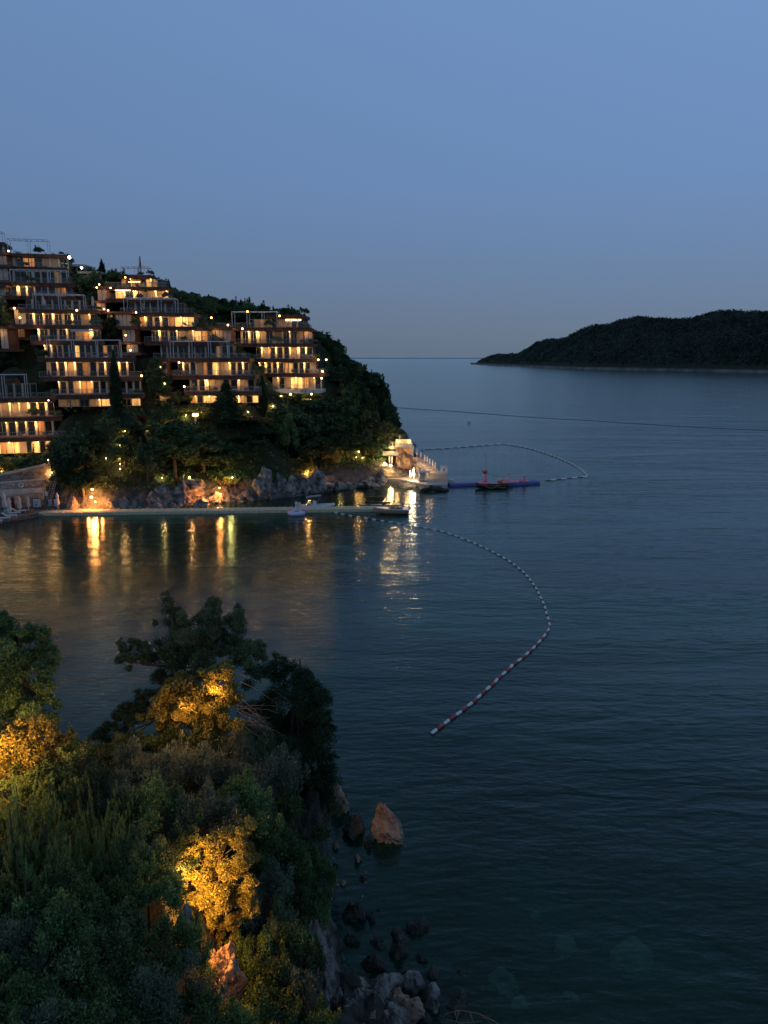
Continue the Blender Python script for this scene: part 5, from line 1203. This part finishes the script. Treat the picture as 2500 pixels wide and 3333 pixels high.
# ================================================================== foreground cliff, seabed near the shore
fg = []
for u, v, Y in [(-300, 3400, 12), (0, 3333, 13), (250, 3333, 14), (500, 3333, 15), (700, 3333, 17), (900, 3333, 20), (-300, 3000, 14.5), (0, 3000, 15.5), (300, 3000, 16.5), (500, 3000, 17.5), (700, 3000, 19.5), (900, 3000, 24), (990, 3000, 27),
                (-300, 2700, 17), (0, 2700, 18), (300, 2700, 19), (500, 2700, 20.5), (700, 2700, 23), (900, 2700, 28), (1030, 2700, 34), (-300, 2500, 19), (0, 2500, 20.5), (300, 2500, 24), (600, 2500, 26), (900, 2500, 32), (1030, 2500, 37), (0, 2300, 26), (450, 2330, 30), (700, 2330, 31), (950, 2330, 36), (-300, 2300, 24)]:
    p = at(u, v, Y); fg.append((p.x, p.y, p.z-2.3))
for u, v in [(1050, 2600), (1065, 2680), (1080, 2760), (1050, 2850), (1020, 2950), (1050, 3080), (1080, 3180), (1190, 3300), (1340, 3370), (1600, 3480)]:
    p = wat(u, v); fg.append((p.x, p.y, 0)); fg.append((p.x+5, p.y+1, -1.6)); fg.append((p.x+13, p.y+3, -4)); fg.append((p.x+28, p.y+4, -10))
for p in [(-6, 42, 0), (-13, 42, 0), (-22, 42, 0), (-36, 42, 0), (-7, 49, -3), (-22, 50, -4), (-36, 50, -4), (-10, 68, -10), (-36, 70, -10), (10, 60, -10), (30, 50, -11), (30, 20, -11), (-12, 8, 14), (-20, 8, 16), (-4, 8, 8), (0, 10, 2), (4, 5, 0), (12, 4, -3), (-30, 20, 17), (-30, 33, 10), (-20, 37, 3), (-12, 37, 3)]: fg.append(p)
fh = RBF(fg)
xs = np.arange(-42, 36, .4); ys = np.arange(0, 76, .4); X, Y = np.meshgrid(xs, ys); Z = fh(X, Y)
NZ = np.array([[noise.fractal(Vector((a/2.2, b/2.2, 5)), .9, 2, 6)*.55 + (1-abs(noise.noise(Vector((a/1.5, b/1.5, 2)))*2))*.25 for a in xs] for b in ys])
nearw = np.clip((Z+3.5)/2, 0, 1)*np.clip((5-Z)/2, 0, 1)
Z = Z + NZ*(.7+1.3*nearw)
FX, FY, FZ = xs, ys, Z
def fg_z(x, y):
    i = min(max((x-FX[0])/.4, 0), len(FX)-1.001); j = min(max((y-FY[0])/.4, 0), len(FY)-1.001); a, b = int(i), int(j); fx, fy = i-a, j-b
    return float((FZ[b, a]*(1-fx)+FZ[b, a+1]*fx)*(1-fy) + (FZ[b+1, a]*(1-fx)+FZ[b+1, a+1]*fx)*fy)
o = obj('near_hillside', grid_mesh('near_hillside', X, Y, Z, ground_mat('cliff soil and rock', (.035, .030, .016), (.085, .078, .066), 1.6, .25, 1.1), False)); o['kind'] = 'structure'
# foreground plant kinds (metre-true leaves)
def fproto(key, kind, h, r, n, ln, wd, m, seed, **kw): proto(key, kind, h, r, n, ln, wd, m, seed, **kw)
for i in range(3): fproto('fbush%d' % i, 'dome', 2.4, 1.6, 17000, .05, .028, M['leaf'], 60+i, shell=.35)
for i in range(2): fproto('folive%d' % i, 'dome', 2.4, 1.6, 16000, .06, .018, M['olive'], 70+i, shell=.3, up=.35)
for i in range(2): fproto('fgold%d' % i, 'dome', 2.2, 1.5, 12000, .055, .034, M['litleaf'], 80+i, shell=.5)
fproto('fdark', 'dome', 2.6, 1.6, 17000, .055, .022, M['pine2'], 90, shell=.3, up=.2)
def plume_mesh(seed, n=42, h=2.4, r=1.4):
    rng = np.random.default_rng(seed); C = []; R = []
    for i in range(n):
        a = rng.uniform(0, 6.28); q = r*math.sqrt(rng.uniform(0, 1)); hh = h*rng.uniform(.55, 1)*(1-.35*q/r); tip = (q*math.cos(a)*1.25, q*math.sin(a)*1.25)
        for k in range(8):
            t = k/7; C.append((tip[0]*(.3+.7*t), tip[1]*(.3+.7*t), hh*(.1+.9*t))); w = .16*(1-t*.75); R.append((w, w, .16))
    return C, leaves_mesh('crown', C, R, 15000, .075, .010, M['feather'], seed, up=1.2, shell=.5, out=.25)
for i in range(2):
    C, cm_ = plume_mesh(100+i); wb = wood_mesh(2.4, 1.4, C[::9], 100+i); TREE['fplume%d' % i] = (2.4, 1.4, cm_, me_from('trunk', wb.v, wb.f, M['bark'], True))
FLM = [(100, 2150, 'the left edge tree'), (80, 2440, 'the golden shrub'), (700, 2250, 'the amber topped shrub'), (620, 2050, 'the ragged pine'), (950, 2350, 'the dark seaward tree'), (650, 2850, 'the floodlit golden bush'), (280, 2680, 'the feathery plumes'), (550, 3000, 'the grey boulder'), (1270, 2700, 'the pointed rock'), (1080, 3080, 'the pale cliff'), (720, 3200, 'the orange lit bank'), (150, 3200, 'the bottom left corner')]
FG_ = 'bushes covering the near cliff'
def fplant(u, v, Y, wpx, hpx, key, label=None, kind='bush', name='bush', cat='shrub', ground=False):
    """u, v: crown centre in the photo; size in photo pixels at that distance"""
    p = at(u, v, Y); d = (p-Vector((0, 0, H))).length; w = wpx*d/F/2; h = hpx*d/F*1.05; H0, R0 = TREE[key][:2]
    z = p.z-h*.55
    if ground: z = min(z, fg_z(p.x, p.y)); h = p.z+hpx*d/F*.5-z
    o = plant(name, key, (p.x, p.y, z), h, label, cat, FG_, wide=(w/R0)/(h/H0))
    if not label: label_for(u, v, kind, FLM, o)
    return o
# --- large trees made for their place
def big_tree(name, label, base, blobs, m, n, ln, wd, seed, shell=.3, up=.0, limbs=True, cat='tree', trunk_r=.16):
    base = Vector(base); t = thing(name, label, cat, base); C = [tuple(Vector(b[0])-base) for b in blobs]; R = [(b[1], b[1], b[1]*b[2]) for b in blobs]
    o = bpy.data.objects.new('crown', leaves_mesh('crown', C, R, n, ln, wd, m, seed, shell=shell, up=up)); COL.objects.link(o); o.parent = t
    rg = random.Random(seed); mb = MB(); zt = max(c[2] for c in C); xt = sum(c[0] for c in C)/len(C); yt = sum(c[1] for c in C)/len(C)
    P = [Vector((0, 0, -.4)), Vector((xt*.3, yt*.3, zt*.35)), Vector((xt*.8, yt*.8, zt*.7)), Vector((xt, yt, zt*.95))]; mb.tube(P, [trunk_r, trunk_r*.8, trunk_r*.5, trunk_r*.15], 8)
    for c in C[::9]:
        c = Vector(c); s_ = P[1].lerp(P[2], min(1, max(0, c.z/zt))); jj = lambda: Vector((rg.uniform(-.2, .2), rg.uniform(-.2, .2), rg.uniform(-.25, .1)))
        mb.tube([s_, s_.lerp(c, .3)+jj(), s_.lerp(c, .65)+jj(), s_.lerp(c, .92)], [trunk_r*.3, trunk_r*.2, trunk_r*.13, trunk_r*.04], 5)
    w = bpy.data.objects.new('trunk', me_from('trunk', mb.v, mb.f, M['bark'], True)); COL.objects.link(w); w.parent = t
    return t
def tufts(spine, Y, k, seed, jit=.35, squash=.8, dY=1.2):
    """spine: list of (u, v, radius px); k tufts around each"""
    rg = random.Random(seed); out = []
    for u, v, r in spine:
        d = Y/ct/1.0; rm = r*Y*1.05/F
        for i in range(k):
            a = rg.uniform(0, 6.28); q = rm*math.sqrt(rg.random())*.85; Yj = Y+rg.uniform(-dY, dY)*min(1, rm)
            p = at(u, v, Yj); out.append((Vector((p.x+q*math.cos(a), p.y, p.z+q*math.sin(a))), rm*rg.uniform(.34, .62), squash))
    return out
pine_sp = [(540, 1935, 14), (545, 1960, 22), (560, 1990, 30), (575, 2020, 42), (600, 2045, 30), (505, 2028, 12), (700, 1955, 20), (695, 1985, 30), (680, 2020, 42), (665, 2055, 50), (780, 1985, 16), (772, 1975, 12), (768, 2015, 34), (750, 2050, 48), (715, 2075, 60),
           (810, 2095, 42), (840, 2110, 30), (845, 2140, 26), (780, 2120, 60), (600, 2100, 60), (660, 2120, 80), (560, 2130, 42), (500, 2110, 40), (455, 2120, 34), (420, 2130, 30), (395, 2095, 18), (440, 2098, 26), (390, 2150, 16), (425, 2160, 26), (480, 2150, 30), (540, 2190, 40), (600, 2190, 60), (520, 2230, 40), (470, 2270, 34), (440, 2300, 34), (410, 2310, 30), (385, 2330, 26), (360, 2370, 24), (330, 2400, 34), (310, 2450, 34), (375, 2440, 60), (440, 2380, 70), (520, 2300, 70)]
b = at(650, 2400, 31); zb = fg_z(b.x, b.y)
big_tree('ragged_pine', 'ragged dark pine with upright tufted tips standing over the bay in the foreground', (b.x, b.y, zb), tufts(pine_sp, 31, 9, 1, dY=1.6), M['pine2'], 150000, .06, .016, 201, up=.25, trunk_r=.18)
dark_sp = [(910, 2140, 26), (915, 2165, 36), (895, 2190, 44), (940, 2215, 60), (990, 2220, 46), (1030, 2250, 40), (1050, 2290, 36), (1010, 2290, 70), (930, 2290, 90), (1055, 2330, 34), (1035, 2370, 60), (960, 2380, 110), (1000, 2430, 90), (880, 2400, 90), (1020, 2480, 60), (1065, 2480, 34), (1090, 2460, 18), (1075, 2520, 34), (960, 2500, 120), (1010, 2560, 90), (1060, 2580, 46), (930, 2600, 110), (1020, 2650, 70), (960, 2690, 80), (1040, 2720, 40), (850, 2300, 60), (830, 2200, 50)]
b = at(960, 2650, 36.5); zb = fg_z(b.x, b.y)
big_tree('seaward_tree', 'dark dense evergreen at the seaward side of the near cliff, above the rocks', (b.x, b.y, zb), tufts(dark_sp, 35.5, 7, 2, dY=1.8), M['cyp'], 140000, .06, .022, 202, trunk_r=.16)
left_sp = [(10, 2020, 36), (60, 2050, 50), (110, 2070, 46), (160, 2110, 30), (40, 2120, 80), (120, 2140, 60), (-40, 2080, 80), (165, 2160, 22), (30, 2200, 90), (120, 2210, 60), (70, 2270, 80), (150, 2270, 36), (185, 2290, 20), (20, 2330, 90), (110, 2330, 70), (180, 2340, 26), (-60, 2220, 110), (60, 2390, 70)]
b = at(40, 2450, 27.5); zb = fg_z(b.x, b.y)
big_tree('left_edge_tree', 'broad dark tree at the left edge with its lower crown lit brown', (b.x, b.y, zb), tufts(left_sp, 27.5, 8, 3, dY=1.5), M['leaf'], 90000, .06, .03, 203, trunk_r=.15)
gold_sp = [(40, 2400, 60), (90, 2370, 44), (130, 2360, 36), (170, 2390, 40), (110, 2430, 60), (60, 2470, 60), (190, 2420, 30), (235, 2385, 14), (215, 2400, 16), (145, 2345, 18), (20, 2440, 60), (20, 2520, 50), (150, 2470, 40)]
b = at(80, 2560, 22.5); zb = fg_z(b.x, b.y)
big_tree('golden_shrub', 'golden lit shrub glowing beside a hidden orange lamp at the left edge', (b.x, b.y, zb), tufts(gold_sp, 22.8, 8, 4, dY=.8), M['litleaf'], 36000, .05, .026, 204, cat='shrub', trunk_r=.05)
amber_sp = [(700, 2190, 36), (735, 2180, 30), (720, 2215, 50), (640, 2200, 30), (600, 2220, 36), (570, 2240, 36), (540, 2260, 30), (640, 2250, 60), (700, 2270, 60), (580, 2290, 60), (520, 2310, 40), (490, 2330, 26), (640, 2330, 70), (720, 2340, 60), (770, 2290, 40), (560, 2350, 50), (455, 2340, 20), (760, 2370, 46), (680, 2400, 60)]
b = at(640, 2480, 27.5); zb = fg_z(b.x, b.y)
big_tree('amber_shrub', 'tall leafy shrub whose top glows amber in front of the ragged pine', (b.x, b.y, zb), tufts(amber_sp, 27.8, 8, 5, dY=.9), M['litleaf'], 65000, .05, .027, 205, cat='shrub', trunk_r=.07)
lit_sp = [(640, 2740, 26), (620, 2770, 30), (700, 2750, 40), (760, 2720, 44), (800, 2690, 34), (660, 2820, 50), (620, 2860, 40), (590, 2890, 26), (700, 2860, 60), (760, 2830, 60), (800, 2780, 50), (640, 2920, 40), (690, 2950, 50), (750, 2930, 60), (800, 2890, 46), (700, 3010, 44), (750, 3010, 46), (820, 2960, 36), (780, 3070, 36), (720, 3060, 30)]
b = at(720, 3050, 21); zb = fg_z(b.x, b.y)
big_tree('floodlit_bush', 'golden bush blazing in a hidden floodlight in the middle of the near cliff', (b.x, b.y, zb), tufts(lit_sp, 21, 8, 6, dY=.8), M['litleaf'], 75000, .036, .020, 206, cat='shrub', trunk_r=.05)
# --- bushes
for q in [(640, 2450, 27.2, 230, 150, 'fbush0'), (540, 2430, 27.5, 170, 150, 'fbush1'), (740, 2440, 27.6, 190, 170, 'folive0'), (830, 2430, 29, 150, 170, 'fdark'), (450, 2440, 27.5, 170, 160, 'fdark'), (90, 2520, 22.6, 190, 130, 'fbush2'), (180, 2490, 23.5, 150, 120, 'fbush0'), (450, 2520, 25, 230, 230, 'folive0'), (600, 2500, 25.5, 230, 220, 'folive1'), (740, 2540, 26, 240, 240, 'folive0'), (860, 2520, 28, 220, 240, 'folive1'), (370, 2600, 23.5, 200, 200, 'folive1'), (520, 2640, 22.5, 230, 210, 'fbush0'), (660, 2660, 22.8, 230, 210, 'folive0'), (800, 2640, 24, 230, 230, 'fbush1'), (910, 2680, 26.5, 210, 230, 'fbush2'), (1000, 2760, 30, 180, 200, 'fdark'), (1030, 2840, 29, 120, 150, 'fbush0'),
          (880, 2780, 25, 220, 230, 'fbush0'), (940, 2880, 25.5, 200, 230, 'fbush1'), (860, 2920, 23, 200, 230, 'folive1'), (980, 2970, 25, 170, 200, 'fbush2'), (900, 3060, 22.5, 200, 230, 'fbush0'), (980, 3110, 22.5, 150, 220, 'fdark'), (860, 3190, 20.5, 180, 230, 'fbush1'), (950, 3230, 20.8, 200, 260, 'folive0'), (1000, 3310, 20, 150, 180, 'fbush2'), (850, 3320, 19, 200, 200, 'fbush0'),
          (560, 2780, 21, 170, 190, 'fdark'), (450, 2780, 20, 200, 220, 'fdark'), (480, 2900, 18.8, 220, 220, 'fbush1'), (360, 2900, 18.2, 220, 220, 'fbush2'), (600, 3080, 18, 150, 230, 'fbush1'), (560, 3200, 17, 220, 230, 'folive1'), (440, 3080, 17, 240, 240, 'fbush0'), (320, 3060, 16.6, 240, 240, 'fdark'), (440, 3230, 16, 250, 250, 'folive0'), (600, 3320, 16.2, 200, 200, 'fbush2'), (300, 3220, 15.6, 250, 260, 'fbush0'), (160, 3060, 16, 260, 260, 'fbush1'), (30, 3080, 15.8, 240, 240, 'folive0'), (140, 3230, 15, 280, 260, 'fdark'), (0, 3250, 14.4, 260, 280, 'fbush2'), (230, 3350, 14.4, 300, 220, 'fbush1'), (440, 3360, 15.2, 280, 200, 'fdark'), (60, 3370, 13.8, 300, 220, 'folive1'), (760, 3360, 17.5, 200, 160, 'fbush1'), (650, 3180, 18.8, 100, 150, 'fdark'), (830, 3100, 20.8, 120, 180, 'fbush2'),
          (220, 2920, 17.5, 220, 200, 'fbush0'), (80, 2930, 17, 240, 220, 'fbush2'), (260, 2530, 23.5, 200, 180, 'fdark'), (170, 2560, 22.2, 180, 160, 'fbush1'), (330, 2480, 26, 170, 170, 'fdark'), (240, 2450, 26.5, 150, 140, 'fbush0'), (1060, 2640, 35, 110, 150, 'fdark'), (1030, 2920, 27.5, 90, 120, 'fbush1')]:
    fplant(*q, kind={'fo': 'grey green bush', 'fb': 'leafy green bush', 'fd': 'dark needled bush'}[q[5][:2]])
for q in [(300, 2640, 21.5, 200, 280, 'fplume0', 'tallest feathery plume shrub catching light below the golden shrub'), (150, 2720, 19.5, 240, 300, 'fplume1', None), (320, 2780, 19, 220, 280, 'fplume0', None), (30, 2700, 19, 240, 300, 'fplume0', None), (200, 2840, 18, 220, 260, 'fplume1', None), (60, 2830, 17.8, 220, 260, 'fplume0', None), (60, 2600, 20.8, 200, 180, 'fplume1', None)]:
    fplant(*q[:6], label=q[6], kind='feathery plume shrub', name='feathery_shrub')
# bare twigs
random.seed(8)
t0 = at(790, 2330, 27.2); t = thing('bare_branches', 'pale leafless twigs arching right of the amber topped shrub', 'branches', t0)
for i in range(15):
    a = at(random.uniform(770, 800), random.uniform(2190, 2360), 27.2+random.uniform(-.3, .3)); ex, ez = random.uniform(.7, 1.6), random.uniform(-.9, .5); mb = MB()
    P = [a+Vector((ex*t_, random.uniform(-.05, .05), ez*t_-.5*ex*t_*t_*.6+random.uniform(-.03, .03))) for t_ in (0, .25, .5, .75, 1)]; mb.tube(P, [.010, .008, .006, .004, .002], 4)
    for j in (1, 2, 3): mb.tube([P[j], P[j]+Vector((random.uniform(.1, .4), random.uniform(-.2, .2), random.uniform(-.3, .25)))], [.005, .002], 3)
    obj('twig', mb, M['twig'], t)
# --- near rocks
def frock(u, vb, Y0, w, d, h, label, seed, m='rockb', sub=5, taper=.5, shift=(0, 0), rot=0, name='shore_rock', ridged=.12, rough=.28, sink=.3):
    p = wat(u, vb, 0) if Y0 is None else at(u, vb, Y0); me = rock_mesh('rock', seed, sub, taper, shift, rough=rough, m=m, ridged=ridged)
    o = bpy.data.objects.new(name, me); COL.objects.link(o); o.location = (p.x, p.y+d*.4, p.z-sink); o.scale = (w/2, d/2, h/1.5); o.rotation_euler = (0, 0, rot); return tag(o, label, 'rock')
mrk = M['rock']
frock(1288, 2758, None, 2.7, 2.0, 2.35, 'large pointed ochre rock standing alone in the water', 331, taper=.8, shift=(-.62, .25), ridged=.3, rough=.2, sink=.3)
frock(1118, 2655, None, 1.9, 1.7, 2.0, 'smaller pointed orange rock peeking out beside the dark seaward tree', 302, taper=.6, shift=(-.5, .2), rough=.16)
frock(1150, 2735, None, 1.7, 1.9, 1.5, 'dark brown boulder between the two pointed rocks', 303, m='rockd', taper=.4)
frock(1200, 2762, None, .8, .9, .9, 'low dark rock just left of the large pointed rock', 304, m='rockd', taper=.6)
frock(1163, 2812, None, .5, .5, .75, 'small upright orange rock below the brown boulder', 305, taper=.5)
frock(1178, 2822, None, .3, .3, .25, 'tiny orange rock at the foot of the small upright one', 306)
frock(1090, 2765, None, .6, .5, .7, 'orange rock at the bush edge left of the brown boulder', 307); frock(1085, 2800, None, .4, .4, .35, 'small orange rock under the bush edge rock', 308)
frock(1053, 2905, None, .75, .6, .8, 'pale grey upright rock in the shallow cove', 309, m='rock', taper=.5); frock(1078, 2862, None, .28, .28, .35, 'left of two little pale stones in the cove', 310, m='rock'); frock(1100, 2862, None, .26, .26, .3, 'right of two little pale stones in the cove', 311, m='rock')
frock(1160, 3010, None, 1.7, 1.3, 1.1, 'dark wet rock with ochre patches in the cove above the pale cliff', 312, m='rockd'); frock(1210, 3005, None, .6, .5, .8, 'thin dark rock right of the ochre patched wet rock', 313, m='rockd', taper=.7)
frock(1220, 3170, None, 1.6, 1.2, .9, 'low dark wet rocks in the middle of the cove', 314, m='rockd'); frock(1300, 3130, None, 1.3, 1.0, .9, 'dark olive rock at the outer side of the cove', 315, m='rockd', taper=.5)
frock(1055, 3150, 25.5, 2.6, 2.4, 3.2, 'pale grey cliff rock under the bushes beside the cove', 316, m='rock', taper=.55, shift=(-.2, .2), ridged=.25, rough=.35, sink=1.2)
frock(1020, 3270, 22.5, 1.8, 1.8, 3.0, 'grey rock buttress left of the pale cliff rock', 317, m='rock', taper=.5, ridged=.25, rough=.35, sink=.8)
for i, (u, v, w, h_, lb) in enumerate([(1075, 3330, 1.6, 1.5, 'ochre tinted boulder at the bottom edge, leftmost of the pale boulders'), (1140, 3345, 1.7, 1.3, 'broad pale boulder at the bottom edge right of the ochre tinted one'), (1215, 3320, 1.3, 1.1, 'pale boulder with rounded back, third along the bottom edge'), (1195, 3370, 1.4, 1.0, 'pale boulder cut by the bottom edge below the round backed one'), (1270, 3345, 1.1, .8, 'low pale slab right of the round backed boulder'), (1305, 3385, 1.3, .8, 'flat pale rock at the very bottom edge'), (1410, 3290, 1.0, 1.2, 'rounded grey boulder standing alone right of the pale boulders'), (1150, 3260, 1.4, .9, 'dark grey rock behind the bottom edge boulders'), (1500, 3330, 1.6, .5, 'flat dark rock under the driftwood net at the bottom edge'), (1340, 3250, 1.0, .5, 'low dark rock just awash above the pale slab'), (1160, 3220, .9, .5, 'small pale flat rock awash in the cove')]):
    frock(u, v, None, w, w*.9, h_, lb, 320+i, m='rockd' if i in (7, 8, 9) else 'rock', taper=.35, ridged=.2, rough=.33, rot=i*1.3)
for i, (u, v, w, z_, lb) in enumerate([(2060, 3140, 2.6, -3.2, 'large pale sunken block seen faintly through the water'), (1840, 3090, 1.4, -3, 'smaller pale sunken block left of the large one'), (1855, 3260, 1.0, -3, 'pale sunken stone below the smaller sunken block'), (1740, 2990, .8, -3, 'small pale sunken stone farthest up'), (1640, 3200, 1.6, -2, 'sunken rock off the cove'), (1560, 3120, 1.3, -2, 'sunken rock beside the cove mouth'), (1690, 3290, 1.2, -2.4, 'sunken rock near the bottom edge')]):
    p = wat(u, v, z_); o = bpy.data.objects.new('sunken_rock', rock_mesh('rock', 350+i, 4, .2, m='curb')); COL.objects.link(o); o.location = (p.x, p.y, p.z-w*.1); o.scale = (w/2, w/2, w*.35); tag(o, lb, 'rock')
random.seed(77); RL2 = []
small = [rock_mesh('rock', 400+i, 3, .3, m=['rock', 'rockd', 'rockb'][i % 3], ridged=.2, rough=.3) for i in range(9)]
def rubble(n_, u0, u1, v0, v1, smin, smax, kinds, z=-.05):
    for _ in range(n_):
        u, v = random.uniform(u0, u1), random.uniform(v0, v1); p = wat(u, v, z); me = random.choice([m_ for m_ in small if m_.materials[0].name in kinds]); w = random.uniform(smin, smax)
        o = bpy.data.objects.new('cove_rock', me); COL.objects.link(o); o.location = p; o.scale = (w/2, w/2*random.uniform(.7, 1), w*.36); o.rotation_euler = (random.uniform(-.2, .2), random.uniform(-.2, .2), random.uniform(0, 6.28))
        tag(o, None, 'rock', 'rocks in the near cove'); label_for(u, v, {'grey limestone': 'grey stone', 'dark wet rock': 'dark wet stone', 'ochre rock': 'ochre stone'}[me.materials[0].name], [(1160, 2800, 'the brown boulder'), (1150, 2950, 'the upper cove'), (1250, 3100, 'the lower cove'), (1180, 3290, 'the bottom edge boulders'), (1450, 3250, 'the driftwood')], o)
rubble(10, 1060, 1220, 2790, 2960, .2, .5, ('dark wet rock', 'ochre rock')); rubble(14, 1130, 1380, 2980, 3200, .5, 1.3, ('dark wet rock',), -.25)
rubble(30, 1040, 1370, 3200, 3350, .6, 1.6, ('grey limestone', 'ochre rock', 'grey limestone')); rubble(14, 1340, 1640, 3180, 3340, .5, 1.1, ('dark wet rock',), -.28)
# tangled driftwood net at the bottom edge
random.seed(5); t = thing('driftwood_branch', 'pale tangled driftwood branches arching over the rocks at the bottom edge', 'branches', wat(1500, 3320, .4))
def dp(u, v, z): return wat(u, v, z)
for P in [[(1430, 3333, .3), (1452, 3300, .7), (1495, 3288, .9), (1560, 3300, .8), (1600, 3333, .4)], [(1480, 3292, .9), (1488, 3330, .5)], [(1495, 3288, .9), (1480, 3340, .6)], [(1530, 3295, .9), (1545, 3340, .5)], [(1560, 3300, .8), (1610, 3325, .6), (1650, 3350, .4)], [(1440, 3315, .5), (1500, 3330, .5), (1570, 3325, .5)]]:
    mb = MB(); mb.tube([dp(*q) for q in P], [.024]+[.02]*(len(P)-2)+[.01], 5); obj('branch', mb, M['twig'], t, True)
frock(600, 3010, 18.2, .8, .7, 1.0, 'grey leaf edged boulder hiding the floodlight in the near cliff', 340, m='rock', taper=.5, sink=.6)
frock(722, 3240, 19.0, 1.0, .9, 1.7, 'orange lit earth bank showing between the bushes', 341, m='rockb', taper=.05, ridged=.35, rough=.5, sink=.6)
# hidden garden floods in the near cliff, some lights added as fill
point_light(at(650, 2790, 20.0), 45, (1, .45, .10), .05); point_light(at(700, 3120, 18.4), 30, (1, .38, .08), .04)  # first one is added fill for the dark top of the floodlit bush
spot_light(at(560, 2880, 19.7), at(780, 2900, 21.4), 620, 130, (1, .45, .10), .06, .3)
spot_light(at(600, 2975, 18.9), at(740, 3060, 20.2), 420, 110, (1, .40, .08), .05, .4)
point_light(at(70, 2330, 25.4), 45, (1, .45, .12), .1); point_light(at(-25, 2470, 21.4), 330, (1, .45, .10), .08)  # first one is added fill below the left edge tree
point_light(at(590, 2325, 26.4), 95, (1, .42, .10), .1); point_light(at(700, 2250, 26.9), 60, (1, .42, .10), .1); point_light(at(190, 2420, 24.0), 60, (1, .5, .14), .1)
point_light(at(1000, 2700, 38), 22, (1, .5, .2), .1)
spot_light(at(1105, 2560, 36.0), at(1275, 2700, 39), 130, 46, (1, .5, .22), .1, .6)
flush_labels()
